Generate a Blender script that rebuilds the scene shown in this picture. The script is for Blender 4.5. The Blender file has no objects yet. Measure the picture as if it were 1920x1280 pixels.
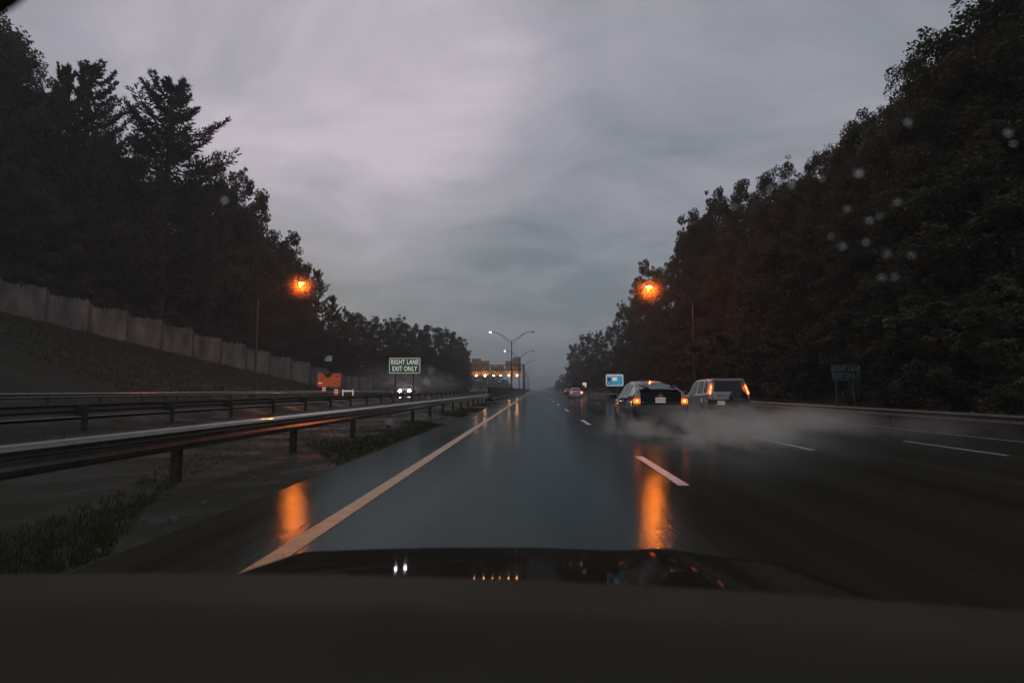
import bpy, bmesh, math, random
from mathutils import Vector, Matrix, Euler
R = math.radians
S = bpy.context.scene
C = S.collection
random.seed(7)

# ------------------------------------------------------------------ camera
H = 1.2
F = 1060.0
PITCH, YAW = R(4.85), R(2.27)
cam = bpy.data.objects.new('camera', bpy.data.cameras.new('camera'))
C.objects.link(cam); S.camera = cam
cam.location = (0, 0, H)
cam.rotation_euler = (R(90) + PITCH, 0, YAW)
cam.data.sensor_width = 36; cam.data.lens = 36 * F / 1920
cam.data.clip_start = .02; cam.data.clip_end = 12000
cam.data.dof.use_dof = True; cam.data.dof.focus_distance = 30
cam.data.dof.aperture_fstop = cam.data.lens / 9.0
RM = cam.rotation_euler.to_matrix()

def at(px, py, Y):
    """world point seen at photo pixel (px,py) at road distance Y"""
    d = RM @ Vector(((px - 960) / F, (640 - py) / F, -1))
    t = Y / d.y
    return Vector((d.x * t, Y, H + d.z * t))

# ------------------------------------------------------------------ materials
def new_mat(name):
    m = bpy.data.materials.new(name); m.use_nodes = True
    nt = m.node_tree
    return m, nt, nt.nodes['Principled BSDF']

def pbr(name, col, rough=.6, metal=0., spec=.5, var=.25, vscale=3., bump=0., bscale=40., coat=0., coat_rough=.05, emis=None, estr=0., stretch=None, world=False):
    m, nt, b = new_mat(name)
    N, L = nt.nodes, nt.links
    b.inputs['Roughness'].default_value = rough
    b.inputs['Metallic'].default_value = metal
    b.inputs['Specular IOR Level'].default_value = spec
    b.inputs['Coat Weight'].default_value = coat
    b.inputs['Coat Roughness'].default_value = coat_rough
    tc = N.new('ShaderNodeTexCoord'); src = tc.outputs['Object']
    if world: src = N.new('ShaderNodeNewGeometry').outputs['Position']
    if stretch:
        mp = N.new('ShaderNodeMapping'); mp.inputs['Scale'].default_value = stretch
        L.new(src, mp.inputs['Vector']); src = mp.outputs['Vector']
    n = N.new('ShaderNodeTexNoise'); n.inputs['Scale'].default_value = vscale; n.inputs['Detail'].default_value = 6
    L.new(src, n.inputs['Vector'])
    r = N.new('ShaderNodeValToRGB')
    r.color_ramp.elements[0].position = .3; r.color_ramp.elements[1].position = .7
    c = Vector(col[:3])
    r.color_ramp.elements[0].color = (*(c * (1 - var)), 1)
    r.color_ramp.elements[1].color = (*[min(1, k * (1 + var)) for k in c], 1)
    L.new(n.outputs['Fac'], r.inputs['Fac']); L.new(r.outputs['Color'], b.inputs['Base Color'])
    if bump:
        bn = N.new('ShaderNodeTexNoise'); bn.inputs['Scale'].default_value = bscale; bn.inputs['Detail'].default_value = 4
        L.new(src, bn.inputs['Vector'])
        bu = N.new('ShaderNodeBump'); bu.inputs['Strength'].default_value = bump; bu.inputs['Distance'].default_value = .02
        L.new(bn.outputs['Fac'], bu.inputs['Height']); L.new(bu.outputs['Normal'], b.inputs['Normal'])
    if emis:
        b.inputs['Emission Color'].default_value = (*emis, 1); b.inputs['Emission Strength'].default_value = estr
    return m

def wet_asphalt(name, base, film=.44):
    m, nt, b = new_mat(name); N, L = nt.nodes, nt.links
    tc = N.new('ShaderNodeTexCoord')
    # worn wheel tracks and patches run along the road
    mp = N.new('ShaderNodeMapping'); mp.inputs['Scale'].default_value = (1.0, .035, 1)
    L.new(tc.outputs['Object'], mp.inputs['Vector'])
    tr = N.new('ShaderNodeTexNoise'); tr.inputs['Scale'].default_value = 1.3; tr.inputs['Detail'].default_value = 5
    L.new(mp.outputs['Vector'], tr.inputs['Vector'])
    gr = N.new('ShaderNodeTexNoise'); gr.inputs['Scale'].default_value = 90; gr.inputs['Detail'].default_value = 3
    L.new(tc.outputs['Object'], gr.inputs['Vector'])
    cr = N.new('ShaderNodeValToRGB')
    cr.color_ramp.elements[0].color = (*[k * .7 for k in base], 1); cr.color_ramp.elements[1].color = (*[k * 1.4 for k in base], 1)
    cr.color_ramp.elements[0].position = .3; cr.color_ramp.elements[1].position = .7
    L.new(tr.outputs['Fac'], cr.inputs['Fac']); L.new(cr.outputs['Color'], b.inputs['Base Color'])
    rr = N.new('ShaderNodeMapRange'); rr.inputs['From Min'].default_value = .3; rr.inputs['From Max'].default_value = .7
    rr.inputs['To Min'].default_value = .07; rr.inputs['To Max'].default_value = .15
    L.new(tr.outputs['Fac'], rr.inputs['Value']); L.new(rr.outputs['Result'], b.inputs['Roughness'])
    b.inputs['Specular IOR Level'].default_value = 0.
    gl = N.new('ShaderNodeBsdfGlossy'); gl.inputs['Color'].default_value = (.76, .92, 1., 1); L.new(rr.outputs['Result'], gl.inputs['Roughness'])
    fr = N.new('ShaderNodeFresnel'); fr.inputs['IOR'].default_value = 1.33
    fk = N.new('ShaderNodeMath'); fk.operation = 'MULTIPLY'; L.new(fr.outputs[0], fk.inputs[0])
    fm = N.new('ShaderNodeMapRange'); fm.inputs['From Min'].default_value = .3; fm.inputs['From Max'].default_value = .7
    fm.inputs['To Min'].default_value = film * 1.22; fm.inputs['To Max'].default_value = film * .78; L.new(tr.outputs['Fac'], fm.inputs['Value']); L.new(fm.outputs['Result'], fk.inputs[1])
    mxr = N.new('ShaderNodeMixShader'); L.new(fk.outputs[0], mxr.inputs[0]); L.new(b.outputs[0], mxr.inputs[1]); L.new(gl.outputs[0], mxr.inputs[2])
    L.new(mxr.outputs[0], N['Material Output'].inputs['Surface'])
    # drizzle ripples, slightly drawn out along the road, over fine stone grain
    mp2 = N.new('ShaderNodeMapping'); mp2.inputs['Scale'].default_value = (1, .35, 1)
    L.new(tc.outputs['Object'], mp2.inputs['Vector'])
    rp = N.new('ShaderNodeTexNoise'); rp.inputs['Scale'].default_value = 22; rp.inputs['Detail'].default_value = 3
    L.new(mp2.outputs['Vector'], rp.inputs['Vector'])
    b1 = N.new('ShaderNodeBump'); b1.inputs['Strength'].default_value = .17; b1.inputs['Distance'].default_value = .012
    L.new(rp.outputs['Fac'], b1.inputs['Height'])
    b2 = N.new('ShaderNodeBump'); b2.inputs['Strength'].default_value = .2; b2.inputs['Distance'].default_value = .003
    L.new(gr.outputs['Fac'], b2.inputs['Height']); L.new(b1.outputs['Normal'], b2.inputs['Normal'])
    L.new(b2.outputs['Normal'], b.inputs['Normal']); L.new(b2.outputs['Normal'], gl.inputs['Normal']); L.new(b1.outputs['Normal'], fr.inputs['Normal'])
    return m

def ground_mat():
    m, nt, b = new_mat('verge_grass_and_dirt'); N, L = nt.nodes, nt.links
    tc = N.new('ShaderNodeTexCoord')
    n1 = N.new('ShaderNodeTexNoise'); n1.inputs['Scale'].default_value = .5; n1.inputs['Detail'].default_value = 8; n1.inputs['Roughness'].default_value = .7
    n2 = N.new('ShaderNodeTexNoise'); n2.inputs['Scale'].default_value = 14; n2.inputs['Detail'].default_value = 6
    for n in (n1, n2): L.new(tc.outputs['Object'], n.inputs['Vector'])
    r = N.new('ShaderNodeValToRGB'); e = r.color_ramp.elements
    e[0].position = .38; e[0].color = (.026, .021, .013, 1)
    e[1].position = .52; e[1].color = (.023, .024, .010, 1)
    x = e.new(.7); x.color = (.036, .030, .019, 1)
    L.new(n1.outputs['Fac'], r.inputs['Fac'])
    mx = N.new('ShaderNodeMix'); mx.data_type = 'RGBA'; mx.blend_type = 'OVERLAY'; mx.inputs[0].default_value = .7
    L.new(r.outputs['Color'], mx.inputs[6]); L.new(n2.outputs['Color'], mx.inputs[7]); L.new(mx.outputs[2], b.inputs['Base Color'])
    rg = N.new('ShaderNodeMapRange'); rg.inputs['From Min'].default_value = .35; rg.inputs['From Max'].default_value = .6
    rg.inputs['To Min'].default_value = .45; rg.inputs['To Max'].default_value = .95; b.inputs['Specular IOR Level'].default_value = .2
    L.new(n1.outputs['Fac'], rg.inputs['Value']); L.new(rg.outputs['Result'], b.inputs['Roughness'])
    bu = N.new('ShaderNodeBump'); bu.inputs['Strength'].default_value = .8; bu.inputs['Distance'].default_value = .06
    L.new(n2.outputs['Fac'], bu.inputs['Height']); L.new(bu.outputs['Normal'], b.inputs['Normal'])
    return m

def emit(name, col, strength):
    m, nt, b = new_mat(name)
    b.inputs['Base Color'].default_value = (*[min(.8, k * .8) for k in col], 1)
    b.inputs['Emission Color'].default_value = (*col, 1); b.inputs['Emission Strength'].default_value = strength
    b.inputs['Roughness'].default_value = .3
    return m

def leaf_mat(name, c1, c2, trans=.25):
    m, nt, b = new_mat(name); N, L = nt.nodes, nt.links
    oi = N.new('ShaderNodeObjectInfo'); tc = N.new('ShaderNodeTexCoord')
    n = N.new('ShaderNodeTexNoise'); n.inputs['Scale'].default_value = 9; n.inputs['Detail'].default_value = 3
    L.new(tc.outputs['Object'], n.inputs['Vector'])
    ad = N.new('ShaderNodeMath'); ad.operation = 'MULTIPLY_ADD'; ad.inputs[1].default_value = .35; L.new(oi.outputs['Random'], ad.inputs[0]); L.new(n.outputs['Fac'], ad.inputs[2])
    r = N.new('ShaderNodeValToRGB'); r.color_ramp.elements[0].position = .4; r.color_ramp.elements[1].position = .85
    r.color_ramp.elements[0].color = (*c1, 1); r.color_ramp.elements[1].color = (*c2, 1)
    L.new(ad.outputs[0], r.inputs['Fac']); L.new(r.outputs['Color'], b.inputs['Base Color'])
    b.inputs['Roughness'].default_value = .55; b.inputs['Specular IOR Level'].default_value = .12
    t = N.new('ShaderNodeBsdfTranslucent'); L.new(r.outputs['Color'], t.inputs['Color'])
    mx = N.new('ShaderNodeMixShader'); mx.inputs[0].default_value = trans
    L.new(b.outputs[0], mx.inputs[1]); L.new(t.outputs[0], mx.inputs[2]); L.new(mx.outputs[0], N['Material Output'].inputs['Surface'])
    return m

M = dict(
    ground=ground_mat(),
    road=wet_asphalt('wet_asphalt', (.034, .030, .021)),
    road_tar=pbr('wet_tar', (.022, .019, .014), .35, spec=.12, var=.2),
    road2=wet_asphalt('wet_concrete_road', (.03, .03, .028)),
    yellow=pbr('wet_yellow_paint', (.50, .25, .085), .35, var=.25, vscale=6, bump=.3, bscale=60),
    white=pbr('worn_white_paint', (.62, .60, .58), .3, var=.3, vscale=6, bump=.3, bscale=60),
    galv=pbr('galvanised_steel', (.10, .095, .08), .26, .3, var=.3, vscale=5, world=True, coat=.75, coat_rough=.10),
    galv_dark=pbr('weathered_steel', (.085, .078, .062), .55, .2, var=.3, vscale=4, world=True),
    post=pbr('weathered_timber_post', (.060, .052, .037), .9, spec=.15, var=.3, vscale=8),
    concrete=pbr('stained_concrete', (.24, .23, .21), .75, var=.35, vscale=.5, bump=.4, bscale=10, stretch=(1, 1, .5)),
    concrete_dark=pbr('dark_wet_concrete', (.03, .03, .029), .6, var=.4, vscale=1.2, bump=.4, bscale=10, world=True),
    noisewall=pbr('weathered_noise_wall', (.135, .133, .112), .85, var=.55, vscale=.8, bump=.6, bscale=8, stretch=(1, 1, .4), world=True),
    noisepost=pbr('noise_wall_post', (.07, .072, .064), .8, var=.3, vscale=2),
    pole=pbr('lamp_pole_metal', (.06, .06, .06), .5, .5, var=.2, vscale=2),
    bark=pbr('bark', (.05, .042, .034), .9, var=.4, vscale=6, bump=.6, bscale=20),
    leaf=leaf_mat('broad_leaves', (.100, .085, .048), (.125, .108, .062)),
    needle=leaf_mat('pine_needles', (.085, .075, .042), (.105, .092, .052), .12),
    grass=leaf_mat('grass_blades', (.045, .046, .018), (.075, .072, .030), .2),
    signgreen=pbr('green_sign_sheeting', (.010, .095, .075), .5, var=.06, vscale=2, emis=(.012, .10, .085), estr=.28),  # small emission added in place of headlight thrown back by the sheeting
    signgreen_dim=pbr('green_sign_sheeting_darkened', (.016, .048, .041), .5, var=.06, vscale=2),  # darker copy of the green; the sign's lack of light is in the colour
    signwhite=pbr('sign_lettering_sheeting', (.85, .83, .70), .5, var=.03, emis=(.85, .82, .62), estr=.45),  # letters given emission for their retro-reflected glow
    signwhite_dim=pbr('sign_lettering_darkened', (.26, .28, .27), .5, var=.05),  # greyed copy of the white sheeting, dimness put into its colour
    signblue=pbr('blue_sheeting_added_glow', (.03, .30, .50), .5, var=.12, vscale=.8, emis=(.02, .25, .42), estr=.75),  # no lamp inside: emission imitates headlight returned by the sheeting
    signborder=pbr('pale_sign_border', (.8, .78, .74), .5, var=.04, emis=(.8, .74, .68), estr=.4),  # reflective only; its brightness is added emission
    signpeach=pbr('pale_sign_added_glow', (.85, .62, .45), .5, var=.06, emis=(1., .62, .42), estr=.65),  # reflective sign, not a lamp; the glow is added emission
    signdark=pbr('dark_logo_square', (.06, .045, .05), .5, var=.4, vscale=5),
    signback=pbr('unpainted_sign_back', (.42, .36, .28), .55, .1, var=.15, vscale=1.2),
    bluepanel=pbr('pale_blue_panel', (.30, .42, .50), .5, var=.1, emis=(.25, .36, .44), estr=.16),  # faint emission added to brighten a reflective panel
    orange=pbr('orange_work_sign', (.62, .15, .045), .55, var=.3, vscale=1.2, emis=(.6, .12, .03), estr=.14),  # weak emission painted in as reflected light on board and drums
    soot=pbr('dark_smudge', (.05, .03, .02), .8, var=.4, vscale=4),
    whiteband=pbr('reflective_white_band', (.85, .75, .68), .5, var=.05, emis=(.9, .75, .65), estr=.4),  # band gives no light itself; emission imitates its reflection
    rust=pbr('rusty_brown_metal', (.20, .085, .05), .6, var=.4, vscale=5),
    black_paint=pbr('wet_black_paint', (.004, .004, .0045), .22, var=.1, coat=1., coat_rough=.06),
    silver_paint=pbr('wet_silver_paint', (.25, .24, .245), .3, .4, var=.08, coat=.8, coat_rough=.06),
    brightened_silver=pbr('brightened_silver_paint', (.60, .54, .53), .35, .0, var=.05, coat=.8, coat_rough=.06),  # lightened base; on the tailgate it stands for headlight glow
    trim=pbr('black_plastic_trim', (.03, .026, .018), .75, spec=.15, var=.2),
    cover=pbr('black_vinyl_wheel_cover', (.012, .013, .012), .42, var=.2),
    glass=pbr('tinted_car_glass', (.006, .008, .009), .05, spec=.5, var=.1),
    rubber=pbr('wet_tyre_rubber', (.018, .018, .018), .5, var=.2, bump=.3),
    rim=pbr('alloy_rim', (.35, .35, .36), .35, .9, var=.1),
    chrome=pbr('chrome', (.7, .7, .72), .15, 1., var=.03),
    tail=emit('lit_tail_lamp', (1., .10, .010), 2.4),
    tailhot=emit('lit_brake_bulb', (1., .22, .055), 6.),
    tailclear=pbr('clear_tail_lens', (.50, .34, .33), .2, var=.35, vscale=12, coat=.5, emis=(.8, .35, .3), estr=.05),  # slight glow added to a lens that only reflects
    plate=pbr('number_plate', (.62, .50, .44), .4, var=.12, vscale=12, emis=(.9, .60, .48), estr=.22),  # plate's reflected light put in as emission
    platetext=pbr('plate_lettering', (.06, .03, .05), .5, var=.1),
    head=emit('lit_head_lamp', (1., .86, .95), 190.),
    marker=emit('small_amber_lamp', (1., .30, .10), 2.2),
    sodium=emit('sodium_lamp_lens', (1., .24, .03), 60.),
    sodium2=emit('gantry_lamp_lens', (1., .38, .13), 80.),
    pale_lamp=emit('pale_lamp_lens', (1., .62, .42), 30.),
    dash=pbr('dashboard_vinyl', (.052, .045, .028), .7, spec=.12, var=.2, vscale=3, bump=.12, bscale=260),
    hood=pbr('wet_black_hood_paint', (.010, .009, .007), .035, spec=.16, var=.5, vscale=14, bump=.02, bscale=22),
    liner=pbr('dark_roof_lining', (.05, .048, .042), .9, var=.15, vscale=10),
)

def hood_mat():
    """dark wet lacquer: a weak sharp reflection over near-black paint"""
    m, nt, b = new_mat('wet_hood_lacquer'); N, L = nt.nodes, nt.links
    b.inputs['Base Color'].default_value = (.026, .022, .015, 1); b.inputs['Specular IOR Level'].default_value = 0; b.inputs['Roughness'].default_value = .8
    g = N.new('ShaderNodeBsdfGlossy'); g.inputs['Roughness'].default_value = .03; g.inputs['Color'].default_value = (.9, .9, .9, 1)
    tc = N.new('ShaderNodeTexCoord'); n = N.new('ShaderNodeTexNoise'); n.inputs['Scale'].default_value = 60; n.inputs['Detail'].default_value = 4; L.new(tc.outputs['Object'], n.inputs['Vector'])
    mr = N.new('ShaderNodeMapRange'); mr.inputs['To Min'].default_value = .03; mr.inputs['To Max'].default_value = .09; L.new(n.outputs['Fac'], mr.inputs['Value'])
    mx = N.new('ShaderNodeMixShader'); L.new(mr.outputs['Result'], mx.inputs[0]); L.new(b.outputs[0], mx.inputs[1]); L.new(g.outputs[0], mx.inputs[2])
    L.new(mx.outputs[0], N['Material Output'].inputs['Surface'])
    return m
M['hood'] = hood_mat()
def drop_mat():
    m, nt, b = new_mat('rain_water'); b.inputs['Transmission Weight'].default_value = 1.; b.inputs['IOR'].default_value = 1.33; b.inputs['Roughness'].default_value = .0
    return m
M['water'] = drop_mat()

# ------------------------------------------------------------------ object helpers
def tag(o, label, cat, group=None):
    o['label'] = label; o['category'] = cat
    if group: o['group'] = group
    return o
def empty(name, loc=(0, 0, 0), rz=0):
    o = bpy.data.objects.new(name, None); C.objects.link(o)
    o.location = loc; o.rotation_euler = (0, 0, rz); o.empty_display_size = .3
    return o
def obj(name, bm, mat, parent=None, smooth=False):
    me = bpy.data.meshes.new(name)
    bmesh.ops.recalc_face_normals(bm, faces=bm.faces)
    bm.to_mesh(me); bm.free()
    me.materials.append(mat)
    if smooth:
        for p in me.polygons: p.use_smooth = True
    o = bpy.data.objects.new(name, me); C.objects.link(o)
    if parent: o.parent = parent
    return o
def struct(o, kind='structure'):
    o['kind'] = kind; return o
def copy_tree(o, parent=None):
    c = o.copy(); C.objects.link(c); c.parent = parent
    for ch in list(kids[o.name]) if o.name in kids else list(o.children):
        copy_tree(ch, c)
    return c
kids = {}

def box(bm, lo, hi, bev=0.):
    lo, hi = Vector(lo), Vector(hi)
    r = bmesh.ops.create_cube(bm, size=1)
    vs = r['verts']
    for v in vs:
        v.co = Vector([(lo[i] + hi[i]) / 2 + v.co[i] * (hi[i] - lo[i]) for i in range(3)])
    if bev:
        es = list({e for v in vs for e in v.link_edges})
        bmesh.ops.bevel(bm, geom=es, offset=bev, segments=2, affect='EDGES', profile=.6)
    return bm
def tube(bm, pts, rad, n=8, cap=True):
    """tapered tube through pts; rad a number or list"""
    pts = [Vector(p) for p in pts]
    if not isinstance(rad, (list, tuple)): rad = [rad] * len(pts)
    rings = []
    for i, p in enumerate(pts):
        d = (pts[min(i + 1, len(pts) - 1)] - pts[max(i - 1, 0)]).normalized()
        a = d.cross(Vector((0, 0, 1)))
        if a.length < .05: a = d.cross(Vector((1, 0, 0)))
        a.normalize(); b = d.cross(a)
        rings.append([bm.verts.new(p + (a * math.cos(t) + b * math.sin(t)) * rad[i]) for t in [2 * math.pi * k / n for k in range(n)]])
    for r0, r1 in zip(rings, rings[1:]):
        for k in range(n): bm.faces.new((r0[k], r0[(k + 1) % n], r1[(k + 1) % n], r1[k]))
    if cap:
        bm.faces.new(rings[0]); bm.faces.new(rings[-1])
    return bm
def prism(bm, pts, y0, y1):
    """polygon in XZ extruded in y"""
    a = [bm.verts.new((x, y0, z)) for x, z in pts]; b = [bm.verts.new((x, y1, z)) for x, z in pts]
    bm.faces.new(a); bm.faces.new(b[::-1])
    for i in range(len(a)): bm.faces.new((a[i], b[i], b[(i + 1) % len(a)], a[(i + 1) % len(a)]))
    return bm
def rrect(x0, x1, z0, z1, r, n=4):
    out = []
    for cx, cz, a0 in ((x1 - r, z1 - r, 0), (x0 + r, z1 - r, 90), (x0 + r, z0 + r, 180), (x1 - r, z0 + r, 270)):
        for k in range(n + 1):
            a = R(a0 + 90 * k / n); out.append((cx + r * math.cos(a), cz + r * math.sin(a)))
    return out
def grid(bm, P, keep=None):
    V = [[bm.verts.new(p) for p in row] for row in P]
    for i in range(len(V) - 1):
        for j in range(len(V[0]) - 1):
            if keep is None or keep(i, j):
                f = (V[i][j], V[i + 1][j], V[i + 1][j + 1], V[i][j + 1])
                try: bm.faces.new(f)
                except ValueError: pass
    loose = [v for v in bm.verts if not v.link_faces]
    bmesh.ops.delete(bm, geom=loose, context='VERTS')
    return bm
def B(): return bmesh.new()

def text_obj(name, s, size, mat, parent, loc, depth=.01, spacing=1., bold=.0, align='CENTER', rot=(R(90), 0, 0), sx=1.):
    cu = bpy.data.curves.new(name, 'FONT'); cu.body = s; cu.size = size; cu.extrude = depth; cu.align_x = align; cu.align_y = 'CENTER'
    cu.space_character = spacing; cu.offset = bold
    t = bpy.data.objects.new(name + '_src', cu); C.objects.link(t)
    bpy.context.view_layer.update()
    me = bpy.data.meshes.new_from_object(t.evaluated_get(bpy.context.evaluated_depsgraph_get()))
    bpy.data.objects.remove(t)
    me.materials.clear(); me.materials.append(mat)
    o = bpy.data.objects.new(name, me); C.objects.link(o); o.parent = parent
    o.location = loc; o.rotation_euler = rot; o.scale = (sx, 1, 1)
    return o

# ------------------------------------------------------------------ terrain
def lerp(a, b, t): return a + (b - a) * max(0, min(1, t))
def sm(t): t = max(0, min(1, t)); return t * t * (3 - 2 * t)
WX0, WY0, WZ0 = -48.6, 54., 7.9
def wall_x(y):
    return -lerp(54.5, 30.4, (y - 40) / 57.) if y < 97 else -30.4
def wall_z(y):
    return max(.7, min(10.5, WZ0 - .1865 * (y - WY0)))
def crossfall(x):
    if x < 5.52: return 0.
    if x < 9.18: return -.08 * (x - 5.52) / 3.66
    return -.08 - .10 * (x - 9.18) / 3.66
def bump2(x, y):
    return math.sin(x * .7 + y * .31) * math.cos(y * .43 - x * .2) * .5 + math.sin(x * 1.9 - y * 1.1) * .25
def ground(x, y):
    if x >= -3.1:
        if x <= 13.4: return crossfall(x) - .05
        if x < 15.5: return -.25 + .03 * bump2(x, y)
        t = x - 15.5
        z = -.25 + min(t, 22) * .38 + .25 * bump2(x, y) * min(1, t / 4)
        return z
    if x > -12.9:
        t = (-3.1 - x) / 9.8
        return -.05 - .10 * math.sin(t * math.pi) + .13 * t + .05 * bump2(x * 2, y * 2) * math.sin(t * math.pi)
    if x > -26.6:
        return lerp(.08, .29, (-12.9 - x) / .8)
    wx, wz = wall_x(y), wall_z(y)
    if x > wx:
        t = (-26.6 - x) / (-26.6 - wx)
        return lerp(.30, wz, t ** 1.15) + .06 * bump2(x, y) * min(1, t * 4)
    return wz + min((wx - x) * .22, 9) + .3 * bump2(x, y) * min(1, (wx - x) / 4)

xs = [-6000, -2500, -1000, -500, -250, -160, -120, -95] + [-80 + 2.5 * k for k in range(21)] + [-27.5, -26.6, -26, -20, -14, -13.7, -12.9]
xs += [-12.2 + .55 * k for k in range(17)] + [-3.1, 0, 5.52, 9.18, 12.84, 13.4, 14, 14.8, 15.5] + [16.5 + 2 * k for k in range(14)] + [50, 70, 100, 160, 300, 700, 1500, 3000, 6000]
xs = sorted(set(xs))
ys = [-200, -100, -50, -25] + [-10 + 1.5 * k for k in range(60)] + [80 + 4 * k for k in range(30)] + [200 + 15 * k for k in range(20)] + [500, 600, 800, 1200, 2000, 3500, 7000]
def far_z(x, y):
    return ground(x, y)
bm = B(); grid(bm, [[(x, y, far_z(x, y)) for x in xs] for y in ys])
struct(obj('ground', bm, M['ground'], smooth=True))

# main road (crowned, falls to the right) and the opposite carriageway
rx = [-3.05, -1, 1, 3, 5.52, 7.3, 9.18, 11, 12.84, 13.3]
ry = [-30] + [-10 + 10 * k for k in range(40)] + [500, 700, 1000, 1500, 2500]
bm = B(); grid(bm, [[(x, y, crossfall(x)) for x in rx] for y in ry])
for x in (-3.05, 13.3):
    grid(bm, [[(x, y, crossfall(x)), (x, y, crossfall(x) - .12)] for y in ry]) if False else None
struct(obj('road', bm, M['road']))
bm = B(); box(bm, (-3.09, -30, -.1), (-3.05, 1500, .002)); struct(obj('pavement_edge', bm, M['ground']))
bm = B(); grid(bm, [[(x, y, .35) for x in (-26.2, -20, -13.9)] for y in ry]); struct(obj('opposite_road', bm, M['road2']))

def strip(bm, x0, x1, y0, y1, zoff=.004):
    n = max(1, int((y1 - y0) / 40))
    for k in range(n):
        a, b = y0 + (y1 - y0) * k / n, y0 + (y1 - y0) * (k + 1) / n
        vs = [bm.verts.new((x, y, crossfall(x) + zoff)) for x, y in ((x0, a), (x1, a), (x1, b), (x0, b))]
        bm.faces.new(vs)
bm = B(); strip(bm, -1.94, -1.77, -30, 900); struct(obj('yellow_edge_line', bm, M['yellow']))
bm = B(); strip(bm, 12.78, 12.9, -30, 900); struct(obj('white_edge_line', bm, M['white']))
bm = B()
for k in range(-2, 40):
    strip(bm, 1.80, 1.94, 7.3 + 12.19 * k, 10.4 + 12.19 * k)
    strip(bm, 5.46, 5.58, 11.6 + 12.19 * k, 14.65 + 12.19 * k)
    strip(bm, 9.12, 9.24, 11.5 + 12.19 * k, 14.6 + 12.19 * k)
struct(obj('lane_dashes', bm, M['white']))
bm = B()
for xx in (-25.7, -14.4):
    a = [bm.verts.new(p) for p in ((xx, -30, .354), (xx + .14, -30, .354), (xx + .14, 600, .354), (xx, 600, .354))]; bm.faces.new(a)
struct(obj('opposite_edge_lines', bm, M['white']))
# shallow sheets of mud and gravel on the median next to the road
bm = B()
for k in range(60):
    x = -3.25 - abs(random.gauss(0, .9)); y = random.uniform(2, 60)
    z = ground(x, y) + .01
    r = random.uniform(.02, .05)
    m_ = Matrix.Translation((x, y, z)) @ Euler((random.random() * 3, random.random() * 3, 0)).to_matrix().to_4x4() @ Matrix.Diagonal((1.4, 1, .6, 1))
    bmesh.ops.create_icosphere(bm, subdivisions=1, radius=r, matrix=m_)
struct(obj('gravel', bm, M['noisepost']), 'stuff')

# grass on the median and the hillside
def grass(name, spots, hmin, hmax, w):
    bm = B()
    for x, y in spots:
        z = ground(x, y) - .01
        for k in range(3):
            a = random.uniform(0, 6.28); h = random.uniform(hmin, hmax); lean = random.uniform(.1, .5) * h
            dx, dy = math.cos(a), math.sin(a)
            px, py = x + random.uniform(-.05, .05), y + random.uniform(-.05, .05)
            v = [bm.verts.new((px - dy * w, py + dx * w, z)), bm.verts.new((px + dy * w, py - dx * w, z)), bm.verts.new((px + dx * lean, py + dy * lean, z + h))]
            bm.faces.new(v)
    return struct(obj(name, bm, M['grass']), 'stuff')
sp = []
while len(sp) < 16000:
    y = 2.5 + 50 * random.random() ** 1.6; x = -3.2 - abs(random.gauss(0, 1.)) if random.random() < .6 else random.uniform(-12.5, -3.3)
    if math.sin(x * 2.1 + y * .8) + math.sin(y * .37 + 2) > -.2: sp.append((x, y))
grass('median_grass', sp, .03, .10, .006)
sp = [(random.uniform(-50, -27.5), random.uniform(40, 110)) for _ in range(9000)]
sp = [(x, y) for x, y in sp if x > wall_x(y) + .4]
grass('hillside_grass', sp, .15, .45, .03)

# distant hill
bm = B()
P = []
for i in range(9):
    row = []
    for j in range(41):
        x = -400 + 1100 * j / 40.; t = i / 8.
        h = 78 * math.exp(-((x - 75) / 120.) ** 2) + 45 * math.exp(-((x - 330) / 160.) ** 2) + 26 * math.exp(-((x + 150) / 150.) ** 2) + 3 * math.sin(x * .05)
        row.append((x, 2700 + 700 * t, h * math.sin(t * math.pi) ** .7 - 3))
    P.append(row)
grid(bm, P); struct(obj('distant_hill', bm, M['leaf'], smooth=True))

# ------------------------------------------------------------------ guard rails and barriers
WB = [(-.012, .705), (0, .692), (.055, .680), (.078, .645), (.05, .595), (0, .56), (0, .535), (.030, .515), (.045, .47), (.03, .43), (0, .405), (-.012, .39)]
def guardrail(label, x, y0, y1, face, zb, mat, step=3.81, wob=0., end=False):
    t = empty('guardrail', (x, y0, zb)); tag(t, label, 'guardrail')
    bm = B(); n = int((y1 - y0) / step)
    rows = []
    for k in range(n + 1):
        y = k * step; tl = random.uniform(-wob, wob)
        rows.append([(face * (px + tl * (pz - .5)), y, pz + tl * .3 * abs(px)) for px, pz in WB])
    grid(bm, rows)
    for a, b_ in zip(WB, WB[1:]): pass
    o = obj('rail', bm, mat, t, smooth=False)
    sl = o.modifiers.new('thick', 'SOLIDIFY'); sl.thickness = .006
    for k in range(min(n, 98)):
        bm = B(); prof = [(-.075, -.07), (.075, -.07), (.075, .07), (-.075, .07)]
        box(bm, (-face * .20 - .06, k * step - .05, -.3), (-face * .20 + .06, k * step + .05, .70), .01)
        box(bm, (min(-face * .16, -face * .01), k * step - .07, .40), (max(-face * .16, -face * .01), k * step + .07, .68))
        obj('post', bm, M['post'], t)
    if end:
        bm = B(); prism(bm, rrect(-.05, .2, .36, .73, .05), -.3, 0.02)
        e = obj('end_cap', bm, M['galv'], t); 
        if face < 0: e.scale.x = -1
        e.location.y = n * step
    return t
guardrail('near galvanised guardrail with bright top edge along the median beside the yellow line', -4.75, -7.5, 64, 1, 0, M['galv'], wob=.10, end=True)
guardrail('dark guardrail on the far side of the median, along the oncoming road', -12.7, -7.5, 150, -1, .08, M['galv_dark'])
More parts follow.
